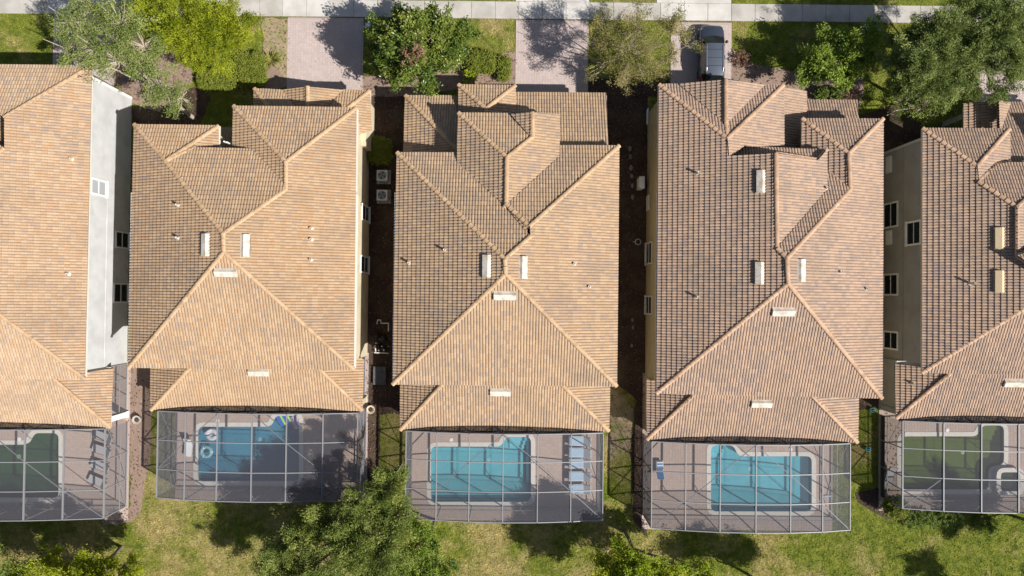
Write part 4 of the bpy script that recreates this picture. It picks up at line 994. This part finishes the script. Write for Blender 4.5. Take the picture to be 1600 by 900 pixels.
plant('spreading_tree', 'large feathery tree at the bottom between two screen cages, shading the blue pool deck', 'tree', (585,808),
      [(602,768,5.8,33),(574,800,5.6,36),(510,806,4.6,30),(478,832,4.6,26),(560,848,6,42),(618,818,6,32),(520,884,6,42),(598,884,6.3,44),(440,888,5,36),(412,898,4.6,28),(614,748,5,18),(540,818,5.6,28),(460,860,5,24),(470,925,5.2,44),(520,935,5.5,44),(430,935,5,36),(585,930,5.5,40),(640,880,5,24)], LM['oak'], 9, 30, .21, .06, .22, .4, 'bark', .17, 120, TG, axis_up=.3, tufts=6)
plant('bright_green_tree', 'bright leafy tree tucked against the right of the large feathery tree', 'tree', (680,812),
      [(652,850,4.8,30),(682,872,4.4,26),(645,892,4.8,32),(668,905,4.6,30),(660,832,4.4,18)], LM['fresh'], 8, 24, .20, .085, .24, .8, 'bark', .10, 40, TG)
plant('bright_green_tree', 'bright leafy tree at bottom edge below the cage with blue loungers', 'tree', (976,830),
      [(990,880,5,30),(946,892,4.6,26),(1034,886,4.8,26),(1082,890,4.4,20),(975,860,4.8,18),(1000,920,5.2,46),(930,918,4.8,30),(1060,918,4.8,32),(985,950,5.4,46),(1105,900,4.2,14)], LM['lime'], 9, 26, .21, .085, .24, .7, 'bark', .12, 40, TG, tufts=6)
plant('yellow_green_tree', 'bright yellow-green tree at the lower left corner', 'tree', (190,855),
      [(100,890,4,26),(150,878,4,26),(192,884,3.6,18),(120,922,4.8,46),(60,922,5,42),(180,918,4.6,36),(215,905,3.6,16),(80,870,3.6,12),(150,945,5,44)], LM['yellow'], 8, 26, .22, .08, .24, .6, 'bark', .12, 40, TG)
plant('leafy_tree', 'dark tree rising from below the lower left corner', 'tree', (75,865), [(8,912,5.2,38),(-40,900,5.5,44),(-90,905,5.2,40),(30,940,5.4,44)], LM['oak'], 9, 28, .20, .08, .24, .6, 'bark', .13, 20, TG)
plant('leafy_tree', 'tree past the bottom edge, its shadow falling below the striped lounger cage', 'tree', (1180,905), [(1240,960,4.8,38),(1195,955,4.4,32),(1285,965,4.8,34)], LM['oak'], 9, 26, .20, .08, .24, .6, 'bark', .11, 20, TG)
plant('leafy_tree', 'tree past the lower right corner, its shadow lying on the bright turf', 'tree', (1530,925), [(1600,978,4.6,26),(1580,965,3.8,18),(1625,985,4.8,22)], LM['oak'], 7, 24, .22, .06, .24, .5, 'bark', .10, 20, TG)
plant('leafy_tree', 'tree past the right edge below the cage with the spa', 'tree', (1618,820), [(1650,848,4.4,36),(1690,880,4.6,38),(1640,885,4,30)], LM['oak'], 9, 26, .20, .08, .24, .6, 'bark', .11, 20, TG)
# clipped hedges and small shrubs
def shrub(name, label, px, py, w, h, z, m, L=.11, Wd=.06, per=24, dens=42, group=None, cat='shrub', sq=.75, spread=.9):
    rr = min(w, h, 26)/2; nx, ny = max(1, round(w/rr/1.5)), max(1, round(h/rr/1.5)); lob = []
    for qx in range(nx):
        for qy in range(ny):
            if nx > 2 and ny > 2 and (qx in (0, nx-1)) and (qy in (0, ny-1)): continue
            lob.append((px+(qx-(nx-1)/2)*(w-2*rr)/max(1, nx-1), py+(qy-(ny-1)/2)*(h-2*rr)/max(1, ny-1), z*.5, rr*(1 if nx*ny == 1 else 1.08)))
    return plant(name, label, cat, (px, py), lob, m, dens, per, L, Wd, .10, spread, group=group, sq=sq*z*.5/max(.1, rr*.047), inner=.75, trunk=False)
SG = 'clipped shrubs in the front beds'
shrub('clipped_hedge', 'long clipped light green hedge in front of the yellow-green tree', 392, 110, 46, 54, 1.1, LM['hedge'], group=SG)
shrub('clipped_hedge', 'clipped light green hedge beside a dark gap, below the yellow-green tree', 340, 116, 60, 46, 1.0, LM['hedge'], group=SG)
shrub('clipped_hedge', 'broad clipped shrub between the dark glossy tree and a brick drive', 752, 97, 44, 34, 1.2, LM['hedge'], group=SG)
shrub('clipped_hedge', 'small rounded clipped shrub against the edge of the empty brick drive', 787, 107, 20, 36, 1.1, LM['hedge'], group=SG)
shrub('leafy_shrub', 'vivid lime green plant at the foot of the dark glossy tree', 734, 119, 24, 22, 1.0, LM['lime'], .2, .1, 14, 12)
shrub('clipped_hedge', 'square dark green hedge above the two air conditioners', 593, 236, 34, 40, 1.2, LM['hedge'])
shrub('round_shrub', 'small round dark shrub beside the brown entry roof, left of two', 1283, 146, 22, 20, .9, LM['magnolia'])
shrub('round_shrub', 'small round dark shrub beside the brown entry roof, right of two', 1306, 146, 22, 20, .9, LM['magnolia'])
shrub('leafy_shrub', 'lime green shrub next to the brick drive at the far right', 1513, 128, 20, 24, .9, LM['lime'])
shrub('round_shrub', 'tall round shrub between the two right-hand screen cages', 1398, 792, 32, 30, 2.0, LM['hedge'], per=24)
for x, w, lb in ((1436, 52, 'long low green shrub below the left end of the spa cage'), (1486, 40, 'low green shrub below the murky pool'), (1541, 34, 'lone low green shrub below the small spa')):
    shrub('low_shrub', lb, x, 812+(x > 1500)*8, w, 24, .8, LM['ground'], .16, .04, 22, 14, group='low shrubs along the spa cage', sq=.9)
shrub('leafy_shrub', 'straggly brown-leaved shrub behind the grey car', 1160, 92, 28, 24, .7, LM['brown'], .12, .06, 12, 9)
shrub('leafy_shrub', 'brownish shrub beside the bed of two round shrubs', 1330, 150, 20, 26, .8, LM['brown'], .12, .06, 12, 9)
# fallen leaves in the side yards and beds
def litter():
    B = [b for b in BEDS if 6 < abs(area(b)) < 140][:13]; P_ = []
    for b in B:
        q = np.array(b); lo, hi = q.min(0), q.max(0); m = int(abs(area(b))*26); s = np.stack([rng.uniform(lo[0], hi[0], m), rng.uniform(lo[1], hi[1], m)], 1); P_.append(s[inside(s, b)])
    p = np.concatenate(P_); n = len(p); p = np.concatenate([p, rng.uniform(.07, .10, (n, 1))], 1)
    v, f, r = leaves(p, unit(rng.normal(0, 1, (n, 3))*[1,1,.15]), rng.uniform(0, 1, n), 1, .15, .07, .01, .3, 3.0)
    kind(mesh_obj('fallen_leaves', v, f.astype(np.int32), [LM['litter']], None, None, r), 'stuff')
litter()
def spiky(label, px, py, n=60, L=1.1):
    b = P(px, py, 0); t = thing('spiky_plant', label, 'plant', tuple(b)); vs = []; fs = []; rv = []
    for k in range(n):
        a = random.uniform(0, 6.28); e = random.uniform(.25, 1.2); l = L*random.uniform(.6, 1.1); d = Vector((math.cos(a)*math.cos(e), math.sin(a)*math.cos(e), math.sin(e)))
        s = d.cross(Vector((0,0,1))).normalized()*.035; p0 = b+Vector((0,0,.15)); p1 = p0+d*l*.55; p2 = p0+d*l+Vector((0,0,-.25*l))
        i = len(vs); vs += [p0-s*.6, p0+s*.6, p1+s, p1-s, p2]; fs += [(i,i+1,i+2,i+3), (i+3,i+2,i+4)]; r_ = random.random(); rv += [r_, r_]
    mesh_obj('fronds', [tuple(v) for v in vs], fs, [LM['palm']], t, None, rv)
    mb = MB(); mb.lathe(b, [(.09,-.02),(.1,.1),(.07,.3)], 8); mb.build('stem', M['bark'], t)
spiky('spiky yellow-green plant beside the sunny end of the shaded brick drive', 427, 97); spiky('pale spiky plant in the front bed beside clipped hedges', 372, 92, 40, .8)
# ------------------------------------------------------------------ the grey car
def car():
    c = P(1112, 90, .8); yf = P(1110, 41, .55).y; L = 4.5; Wc = 1.84; y0 = yf-L
    t = thing('parked_car', 'grey sports utility car with roof rails parked nose to the pavement on a brick drive', 'car', (c.x, (yf+y0)/2, .07))
    paint = mat('car_paint_grey', (.055,.065,.085), .3, .4, .5); bp = paint.node_tree.nodes['Principled BSDF']; bp.inputs['Coat Weight'].default_value = .8; bp.inputs['Coat Roughness'].default_value = .06
    glass = mat('car_glass', (.008,.01,.012), .05, 0, .7); lamp = mat('car_lamp', (.7,.72,.74), .15); red = mat('car_tail_lamp', (.45,.015,.012), .2); rail = mat('car_rail', (.55,.56,.57), .3, .8)
    plate = mat('number_plate', (.7,.7,.68), .5)
    Z0 = .07; X = c.x
    # stations front to back: (s, half width, bonnet/deck height, sill height)
    st = [(0,.50,.62,.36),(.05,.70,.74,.30),(.18,.83,.84,.27),(.5,.90,.93,.26),(.95,.915,1.0,.25),(1.25,.92,1.04,.25),(2.0,.92,1.05,.25),(3.0,.92,1.06,.25),(3.8,.915,1.07,.26),(4.2,.89,1.06,.30),(4.42,.83,1.0,.34),(4.5,.70,.90,.40)]
    vs = []; fs = []; nP = 9
    for s, hw, hh, sl in st:
        y = yf-s
        pr = [(-hw*.93, sl), (-hw, sl+.12), (-hw*1.0, (sl+hh)/2+.05), (-hw*.95, hh-.07), (-hw*.80, hh), (0, hh+.05), (hw*.80, hh), (hw*.95, hh-.07), (hw, (sl+hh)/2+.05), (hw, sl+.12), (hw*.93, sl)]
        nP = len(pr); vs += [(X+x, y, Z0+z) for x, z in pr]
    for i in range(len(st)-1):
        for k in range(nP-1): fs.append((i*nP+k, i*nP+k+1, (i+1)*nP+k+1, (i+1)*nP+k))
        fs.append((i*nP+nP-1, i*nP, (i+1)*nP, (i+1)*nP+nP-1))
    fs += [tuple(range(nP)), tuple(range(len(st)*nP-1, (len(st)-1)*nP-1, -1))]
    mb = MB(); mb.add(vs, fs); body = mb.build('body', paint, t, smooth=True)
    # cabin: dark glass house with painted roof
    cab = [(1.02,.78,1.03),(1.72,.665,1.55),(2.2,.655,1.62),(3.2,.65,1.62),(3.85,.63,1.55),(4.33,.72,1.05)]
    vs = []; fs = []
    for s, hw, z in cab[1:5]: vs += [(X-hw, yf-s, Z0+z-.035), (X+hw, yf-s, Z0+z-.035)]
    base = [(1.0,.80,1.02),(1.72,.84,1.03),(2.2,.85,1.04),(3.2,.85,1.05),(3.85,.83,1.05),(4.40,.74,1.03)]
    g = MB()
    for i in range(5):
        (s0, h0, z0), (s1, h1, z1) = base[i], base[i+1]; t0 = cab[max(1, min(4, i))]; t1 = cab[max(1, min(4, i+1))]
        for sg in (-1, 1):
            q = [(X+sg*h0, yf-s0, Z0+z0-.03), (X+sg*h1, yf-s1, Z0+z1-.03), (X+sg*t1[1], yf-t1[0], Z0+t1[2]-.02), (X+sg*t0[1], yf-t0[0], Z0+t0[2]-.02)]
            if t0 is t1: q = q[:3]
            g.quad(q if sg < 0 else q[::-1])
    g.build('side_window', glass, t)
    a, b, = base[0], cab[1]; w = MB()
    for sg in (-1, 1):
        q = [(X, yf-a[0]+.10, Z0+a[2]+.03), (X+sg*a[1], yf-a[0], Z0+a[2]-.02), (X+sg*b[1], yf-b[0], Z0+b[2]-.02), (X, yf-b[0]+.05, Z0+b[2]+.0)]; w.quad(q if sg > 0 else q[::-1])
    w.build('windscreen', glass, t)
    a, b, = base[5], cab[4]; w = MB(); w.quad([(X+a[1], yf-a[0], Z0+a[2]-.02), (X+b[1], yf-b[0], Z0+b[2]-.02), (X-b[1], yf-b[0], Z0+b[2]-.02), (X-a[1], yf-a[0], Z0+a[2]-.02)]); w.build('rear_window', glass, t)
    r = MB(); rs = []
    for s, hw, z in [(1.66,.62,1.545)]+cab[1:5]+[(4.02,.56,1.53)]: rs += [(X-hw-.02, yf-s, Z0+z-.03), (X-hw*.7, yf-s, Z0+z+.02), (X, yf-s, Z0+z+.035), (X+hw*.7, yf-s, Z0+z+.02), (X+hw+.02, yf-s, Z0+z-.03)]
    r.add(rs, [(i*5+k, i*5+k+1, (i+1)*5+k+1, (i+1)*5+k) for i in range(5) for k in range(4)]); rp = r.build('roof', mat('car_roof_sheen', (.10,.115,.145), .35, .3, .5), t, smooth=True)  # roof colour lightened from the body grey to paint in its reflection
    for s in (2.15, 2.75, 3.35): sr = MB(); sr.box(X-.56, yf-s-.012, Z0+1.645, X+.56, yf-s+.012, Z0+1.662); sr.build('roof_seam', M['black'], rp)
    for sg in (-1, 1):
        m_ = MB(); m_.tube([(X+sg*.60, yf-1.8, Z0+1.58), (X+sg*.61, yf-2.0, Z0+1.68), (X+sg*.61, yf-3.5, Z0+1.68), (X+sg*.59, yf-3.75, Z0+1.57)], .022, 6); m_.build('roof_rail', rail, t)
        m_ = MB(); m_.box(X+sg*.90-.02, yf-1.42, Z0+1.02, X+sg*.90+.02, yf-1.36, Z0+1.08); m_.lathe((X+sg*1.0, yf-1.38, Z0+1.02), [(.05,0),(.11,.03),(.12,.1),(.09,.16),(.03,.18)], 8); m_.build('mirror', M['black'], t)
        m_ = MB(); m_.add([(X+sg*.52, yf-.06, Z0+.66), (X+sg*.80, yf-.17, Z0+.68), (X+sg*.88, yf-.46, Z0+.86), (X+sg*.78, yf-.40, Z0+.915), (X+sg*.55, yf-.16, Z0+.845), (X+sg*.62, yf-.17, Z0+.76)], [(0,1,2,3,4)] if sg < 0 else [(4,3,2,1,0)]); m_.build('headlight', lamp, t)
        m_ = MB(); m_.add([(X+sg*.935, yf-4.0, Z0+.80), (X+sg*.935, yf-4.0, Z0+1.03), (X+sg*.74, yf-4.12, Z0+1.09), (X+sg*.70, yf-4.47, Z0+1.0), (X+sg*.70, yf-4.53, Z0+.82), (X+sg*.90, yf-4.35, Z0+.80)], [(0,1,2,3),(0,3,4,5)] if sg > 0 else [(3,2,1,0),(5,4,3,0)]); m_.build('tail_lamp', red, t)
        for s in (.82, 3.55):
            m_ = MB(); Mw = Matrix.Rotation(math.pi/2, 3, 'Y'); m_.torus((X+sg*.83, yf-s, .34+.0), .255, .085, 20, 8, 0, Mw); wh = m_.build('wheel', M['rubber'], t)
            m_ = MB(); vs = [Vector((X+sg*.86, yf-s+.2*math.cos(k*.524), .34+.2*math.sin(k*.524))) for k in range(12)]; m_.add(vs+[Vector((X+sg*.90, yf-s, .34))], [(k, (k+1) % 12, 12) for k in range(12)]); m_.build('rim', rail, wh)
        d = MB()
        for s in (1.55, 2.55, 3.45): d.box(X+sg*.915-.012, yf-s-.012, Z0+.40, X+sg*.915+.012, yf-s+.012, Z0+1.0)
        d.build('door_seam', M['black'], t)
        for s in (2.4, 3.3): d = MB(); d.box(X+sg*.925-.02, yf-s-.09, Z0+.86, X+sg*.925+.02, yf-s+.09, Z0+.89); d.build('door_handle', paint, t)
    m_ = MB(); m_.box(X-.45, yf-.06, Z0+.42, X+.45, yf+.012, Z0+.60); m_.build('grille', M['black'], t)
    m_ = MB(); m_.box(X-.26, yf-4.53, Z0+.62, X+.26, yf-4.505, Z0+.76); m_.build('number_plate', plate, t)
    m_ = MB(); m_.tube([(X-.45, yf-.98, Z0+1.06), (X+.2, yf-1.04, Z0+1.085)], .012, 4); m_.tube([(X+.1, yf-.98, Z0+1.06), (X+.62, yf-1.06, Z0+1.08)], .012, 4); m_.build('wiper', M['black'], t)
car()
# ------------------------------------------------------------------ yard machines and boxes
def ac_unit(px, py, label):
    p = P(px, py, .8); t = thing('air_conditioner', label, 'air conditioner', (p.x, p.y, 0), 'air conditioners in the side yard')
    s = .40; mb = MB(); mb.box(p.x-s-.12, p.y-s-.12, -.02, p.x+s+.12, p.y+s+.12, .07); mb.build('pad', M['concrete'], t)
    mb = MB(); mb.box(p.x-s, p.y-s, .07, p.x+s, p.y+s, .80); mb.build('case', M['greymetal'], t)
    mb = MB(); o, i = s-.01, .315; n = 24
    ring = [Vector((p.x+i*math.cos(2*math.pi*k/n), p.y+i*math.sin(2*math.pi*k/n), .835)) for k in range(n)]
    sqp = []
    for k in range(n):
        c, q = math.cos(2*math.pi*k/n), math.sin(2*math.pi*k/n); f = o/max(abs(c), abs(q)); sqp.append(Vector((p.x+c*f, p.y+q*f, .835)))
    for k in range(n): j = (k+1) % n; mb.quad([ring[k], sqp[k], sqp[j], ring[j]]); mb.quad([sqp[k], sqp[k]-Vector((0,0,.033)), sqp[j]-Vector((0,0,.033)), sqp[j]])
    mb.build('top_cover', mat('ac_cover', (.50,.52,.53), .5), t)
    mb = MB(); mb.prism([(q.x, q.y) for q in ring], .802, .806); mb.build('fan_well', M['black'], t)
    mb = MB()
    for k in range(4):
        a = k*math.pi/2+.4; mb.quad([Vector((p.x+.05*math.cos(a), p.y+.05*math.sin(a), .815)), Vector((p.x+.28*math.cos(a-.3), p.y+.28*math.sin(a-.3), .812)), Vector((p.x+.28*math.cos(a+.4), p.y+.28*math.sin(a+.4), .828)), Vector((p.x+.05*math.cos(a+.6), p.y+.05*math.sin(a+.6), .822))])
    mb.build('fan', mat('ac_fan', (.20,.26,.30), .4), t)
    mb = MB()
    for rr in (.10, .17, .24, .30): mb.torus((p.x, p.y, .84), rr, .006, 24, 4)
    for k in range(8): a = k*math.pi/4; mb.beam((p.x, p.y, .842), (p.x+.31*math.cos(a), p.y+.31*math.sin(a), .842), .008, .008)
    mb.build('fan_guard', M['greymetal'], t)
    mb = MB(); mb.tube([(p.x-s, p.y+.2, .2), (p.x-s-.25, p.y+.2, .2), (p.x-s-.45, p.y+.2, .5)], .025, 6); mb.build('pipe', M['black'], t)
ac_unit(597, 274, 'grey air conditioner nearest the square green hedge'); ac_unit(597, 305, 'grey air conditioner farther from the square green hedge')
def pump_set():
    p = P(598, 535); t = thing('pool_pump_set', 'black pool pump and filter tanks with white pipework between two houses', 'pool equipment', (p.x, p.y, 0))
    for dx, dy, r, h, nm in ((-.35, .55, .2, .75, 'filter_tank'), (.1, .35, .24, .9, 'filter_tank'), (.42, -.1, .16, .5, 'chlorinator'), (-.3, -.3, .2, .45, 'pump'), (.1, -.45, .16, .4, 'pump')):
        mb = MB(); mb.lathe((p.x+dx, p.y+dy, 0), [(r*.9, 0), (r, .06), (r, h*.75), (r*.8, h*.92), (r*.3, h), (r*.28, h+.05)], 14); mb.build(nm, M['black'], t)
    q = [P(593,501,.6), P(593,505,.6), P(607,505,.6), P(607,516,.6)]; mb = MB(); mb.tube([tuple(P(589,506,.3)), tuple(P(590,500,.6)), tuple(P(595,500,.6)), tuple(P(595,505,.6)), tuple(P(607,505,.6)), tuple(P(607,516,.6)), tuple(P(606,518,.1))], .04, 8); mb.build('pipe', M['white'], t)
    for a, b in (((585,551),(606,552)), ((586,540),(587,549)), ((604,538),(607,541))):
        mb = MB(); u, v = P(*a, .35), P(*b, .35); mb.tube([(u.x, u.y, .05), tuple(u), tuple(v), (v.x, v.y, .05)], .035, 8); mb.build('pipe', M['white'], t)
    for x, y in ((588,536),(597,541),(592,547),(600,547)): mb = MB(); mb.lathe(P(x, y, .45), [(.05,0),(.06,.08),(.03,.12)], 8); mb.build('valve', M['white'], t)
pump_set()
def simple_box(name, label, cat, px, py, w, d, h, m, lid='greymetal', rot=0):
    p = P(px, py, h); t = thing(name, label, cat, (p.x, p.y, 0)); mb = MB(); mb.box(p.x-w/2, p.y-d/2, -.02, p.x+w/2, p.y+d/2, h); mb.build('case', M[m], t)
    l = MB(); l.box(p.x-w/2-.02, p.y-d/2-.02, h-.003, p.x+w/2+.02, p.y+d/2+.02, h+.03); l.box(p.x-w*.12, p.y-d*.1, h+.03, p.x+w*.12, p.y+d*.1, h+.045); l.build('lid', M[lid], t); return t
simple_box('utility_cabinet', 'white utility cabinet against the khaki wall in the dark side yard', 'cabinet', 1003, 285, .36, .85, 1.1, 'white', 'white')
simple_box('equipment_pad', 'flat dark grey box beside the pool pumps', 'pad', 593, 587, .9, 1.3, .25, 'slate', 'slate')
M['greybluemetal'] = mat('grey_blue_metal', (.36,.42,.52), .5)
simple_box('meter_box', 'blue-grey box lid in shade left of the dark glossy tree', 'meter box', 608, 38, .42, .3, .2, 'greybluemetal', 'greybluemetal')
for px, py, lb in ((575, 40, 'pale round valve cover on a square slab beside the shaded brick drive'), (1290, 46, 'white round valve cover in dark turf by the mid-green tree'), (1371, 45, 'grey round valve cover on a square slab right of the mid-green tree')):
    p = P(px, py); t = thing('valve_cover', lb, 'valve cover', tuple(p), 'valve covers by the pavement'); mb = MB(); mb.box(p.x-.24, p.y-.24, -.02, p.x+.24, p.y+.24, .05); mb.build('slab', M['concrete'], t)
    mb = MB(); mb.lathe((p.x, p.y, .05), [(.15,0),(.15,.06),(.12,.08),(.05,.1)], 14); mb.build('cap', M['white'], t)
simple_box('meter_box', 'pale green-grey box lid between two covers right of the grey car', 'meter box', 1353, 44, .45, .3, .2, 'greymetal', 'greymetal')
p = P(997, 378, .1); t = thing('coiled_hose', 'pale coiled hose lying on dark mulch below the white cabinet', 'hose', (p.x, p.y, 0)); mb = MB(); mb.torus((p.x, p.y, .05), .22, .028); mb.torus((p.x+.01, p.y, .10), .20, .026); mb.build('coil', M['greymetal'], t); mb = MB(); mb.tube([(p.x-.2, p.y, .05), (p.x-.42, p.y+.03, .04)], .02, 6); mb.build('nozzle', M['greymetal'], t)
def stones(label, pts):
    pass
k_ = 0
for (x, y, s) in ((984,232,.32),(985,245,.3),(986,262,.34),(987,275,.28),(988,290,.26),(988,308,.3),(988,500,.22),(989,512,.2),(987,540,.22)):
    p = P(x, y); mb = MB(); n = 7; ring = [(s*.5*random.uniform(.75, 1.1)*math.cos(6.283*q/n), s*.8*random.uniform(.75, 1.1)*math.sin(6.283*q/n)) for q in range(n)]
    vs = [(p.x+a, p.y+b, 0) for a, b in ring]+[(p.x+a*.8, p.y+b*.8, .07) for a, b in ring]
    mb.add(vs, [(q, (q+1) % n, n+(q+1) % n, n+q) for q in range(n)]+[tuple(range(n, 2*n))]); o = mb.build('stone', M['edging']); tag(o, 'flat grey stone in the row edging the dark side yard path', 'stone', 'stones along the side yard')
# ------------------------------------------------------------------ pool furniture
LG_ = {}
def lounger(px, py, ang, label, seat, frame, L=1.75, Wd=.62, group=None, back=.62, stripes=None, z=DZ, bl=None):
    p = P(px, py, .35); t = thing('sun_lounger', label, 'sun lounger', (p.x, p.y, z), group)
    Mx = Matrix.Translation((p.x, p.y, z)) @ Matrix.Rotation(R(ang), 4, 'Z')
    split = L*.5-back
    def part(nm, m, boxes):
        mb = MB()
        for q in boxes:
            X0, Y0, Z0, X1, Y1, Z1 = q; mb.obox(Mx @ Matrix.Translation(((X0+X1)/2, (Y0+Y1)/2, Z0)), X1-X0, Y1-Y0, Z1-Z0)
        return mb.build(nm, m, t)
    part('seat', seat, [(-L/2, -Wd/2+.04, .30, split, Wd/2-.04, .37)])
    part('frame', frame, [(-L/2, s*(Wd/2-.02)-.022, .26, split+.1, s*(Wd/2-.02)+.022, .34) for s in (-1, 1)]+[(-L/2-.02, -Wd/2, .26, -L/2+.03, Wd/2, .32)])
    mb = MB(); Bm = Mx @ Matrix.Translation((split, 0, .32)) @ Matrix.Rotation(-R(38), 4, 'Y'); mb.obox(Bm @ Matrix.Translation((back/2, 0, 0)), back, Wd-.08, .06); mb.build('backrest', bl or seat, t)
    mb = MB()
    for s in (-1, 1): mb.obox(Bm @ Matrix.Translation((back/2, s*(Wd/2-.02), -.02)), back, .04, .06)
    mb.build('back_frame', frame, t)
    for sx in (-L/2+.12, split+.05):
        for s in (-1, 1): part('leg', frame, [(sx-.02, s*(Wd/2-.03)-.02, 0, sx+.02, s*(Wd/2-.03)+.02, .30)])
    if stripes:
        for q in range(5): part('stripe', stripes, [(-L/2+.06+q*.22, -Wd/2+.05, .371, -L/2+.15+q*.22, Wd/2-.05, .378)])
    return t
sl_grey = mat('sling_grey', (.40,.38,.38), .8); sl_blue = mottled('cushion_light_blue', (.36,.50,.64), (.42,.56,.70), 4, .85, .1); sl_white = mat('sling_white', (.75,.75,.74), .7); sl_navy = mat('fabric_blue', (.10,.22,.45), .8)
for (x, y, a, lb) in ((165,683,-18,'dark-framed lounger nearest the porch roof, in the cage over dark green pool'), (162,704,-18,'dark-framed lounger second from the porch roof in its row of four'), (160,729,-18,'dark-framed lounger third from the porch roof in its row of four'), (156,753,-22,'dark-framed lounger farthest from the porch roof in its row of four')):
    lounger(x, y, a, lb, sl_grey, M['frame_dark'], 1.7, .66, 'dark-framed loungers by the green pool')
for (y, lb) in ((689,'light blue lounger nearest the porch roof'), (707,'light blue lounger second from the porch roof'), (724,'light blue lounger midway along its row of five'), (744,'light blue lounger fourth from the porch roof'), (764,'light blue lounger farthest from the porch roof, in leafy shade')):
    lounger(907, y, random.uniform(-3, 3), lb, sl_blue, sl_white, 1.75, .70, 'light blue loungers in a row', bl=sl_white)
lounger(1031, 735, -88, 'blue and white striped lounger alone on the deck', sl_navy, sl_white, 1.4, .52, stripes=sl_white)
lounger(1390, 742, 80, 'pale lounger outside the murky green pool, at the cage side wall', sl_grey, M['frame_dark'], 1.6, .6)
lounger(295, 697, 85, 'white lounger at the left end of the deep blue pool', sl_white, M['greymetal'], 1.5, .6)
def float_mat(px, py, ang, label, cols, n=6, L=1.1, tw=.15):
    p = P(px, py, -.05); t = thing('pool_float', label, 'pool float', (p.x, p.y, -.12), 'floats on the deep blue pool'); Mx = Matrix.Translation((p.x, p.y, -.04)) @ Matrix.Rotation(R(ang), 4, 'Z')
    for k in range(n):
        x = (k-(n-1)/2)*tw; mb = MB(); mb.tube([tuple(Mx @ Vector((x, yy, 0))) for yy in (-L/2, -L/2+.06, L/2-.06, L/2)], [tw*.2, tw*.5, tw*.5, tw*.2], 8); mb.build('air_tube', cols[k % len(cols)], t)
cb = mat('vinyl_blue', (.03,.16,.55), .35); cg = mat('vinyl_lime', (.45,.75,.10), .35); cp_ = mat('vinyl_purple', (.28,.16,.42), .35); cw = mat('vinyl_white', (.55,.55,.60), .35)
float_mat(442, 653, 30, 'blue and lime green air mat in the corner of the deep blue pool', [cb, cb, cg]); float_mat(463, 659, 15, 'purple and white air mat beside the blue one', [cp_, cw], 5, 1.0)
p = P(322, 706, 0); t = thing('pool_float', 'pale ring float at the left end of the deep blue pool', 'pool float', (p.x, p.y, -.15), 'floats on the deep blue pool'); mb = MB(); mb.torus((p.x, p.y, -.06), .36, .13); mb.build('ring', mat('vinyl_aqua', (.18,.38,.43), .3), t); mb = MB()
for k in range(3): mb.torus((p.x+.36*math.cos(k*2.1), p.y+.36*math.sin(k*2.1), -.06), .02, .125, 8, 8, 0, Matrix.Rotation(k*2.1, 3, 'Z') @ Matrix.Rotation(math.pi/2, 3, 'X'))
mb.build('band', cw, t)
p = P(331, 679, 0); t = thing('pool_float', 'white swan-like float with raised neck near the top left of the deep blue pool', 'pool float', (p.x, p.y, -.15), 'floats on the deep blue pool')
t['label'] = 'plain white inflatable seat near the top left corner of the deep blue pool'
mb = MB(); mb.torus((p.x, p.y, -.05), .30, .17); mb.build('ring', cw, t); mb = MB(); mb.prism([(p.x+.28*math.cos(k), p.y+.28*math.sin(k)) for k in np.linspace(0, 6.0, 12)], -.10, -.06); mb.build('seat', cw, t); mb = MB(); mb.tube([(p.x-.3, p.y+.1, 0), (p.x-.36, p.y+.14, .25), (p.x-.2, p.y+.3, .25), (p.x-.0, p.y+.38, .1)], .1, 8); mb.build('backrest', cw, t)
def pot(px, py, label, cm):
    p = P(px, py, .4); t = thing('planter', label, 'planter', (p.x, p.y, 0)); mb = MB(); mb.lathe((p.x, p.y, 0), [(.16,0),(.24,.08),(.30,.30),(.32,.42),(.27,.42),(.25,.36)], 16); mb.build('bowl', cm, t); mb = MB(); mb.lathe((p.x, p.y, .33), [(.25,0),(.15,.05),(.02,.07)], 12); mb.build('soil', M['mulch'], t)
pot(213, 656, 'round pale planter on the path between the two leftmost cages', M['concrete']); pot(579, 640, 'pale planter with dark soil at the porch corner above the mulch strip', M['st_cream'])
p = P(1303, 728, .1); q = P(1304, 780, 1.0); t = thing('pool_brush', 'long white pool pole with brush lying along the right cage wall', 'pool pole', (p.x, p.y, DZ)); mb = MB(); mb.tube([(p.x, p.y, DZ+.03), (q.x-.1, q.y, DZ+.06)], .022, 6); mb.build('pole', cw, t); mb = MB(); mb.box(q.x-.35, q.y-.06, DZ, q.x+.15, q.y+.02, DZ+.1); mb.build('brush', sl_blue, t)
def bucket(px, py, label):
    p = P(px, py, .3); t = thing('bucket', label, 'bucket', (p.x, p.y, 0), 'small teal buckets'); mb = MB(); mb.lathe((p.x, p.y, 0), [(.13,0),(.15,.05),(.18,.32),(.16,.32),(.13,.06)], 14); mb.build('pail', mat('teal_plastic', (.12,.42,.46), .4), t); mb = MB(); mb.tube([(p.x-.17, p.y, .3), (p.x-.1, p.y, .42), (p.x+.1, p.y, .42), (p.x+.17, p.y, .3)], .012, 6); mb.build('handle', M['greymetal'], t)
bucket(1364, 641, 'small teal bucket under the porch eave corner in the right side yard'); bucket(1357, 702, 'small teal bucket on the turf beside the spa cage')
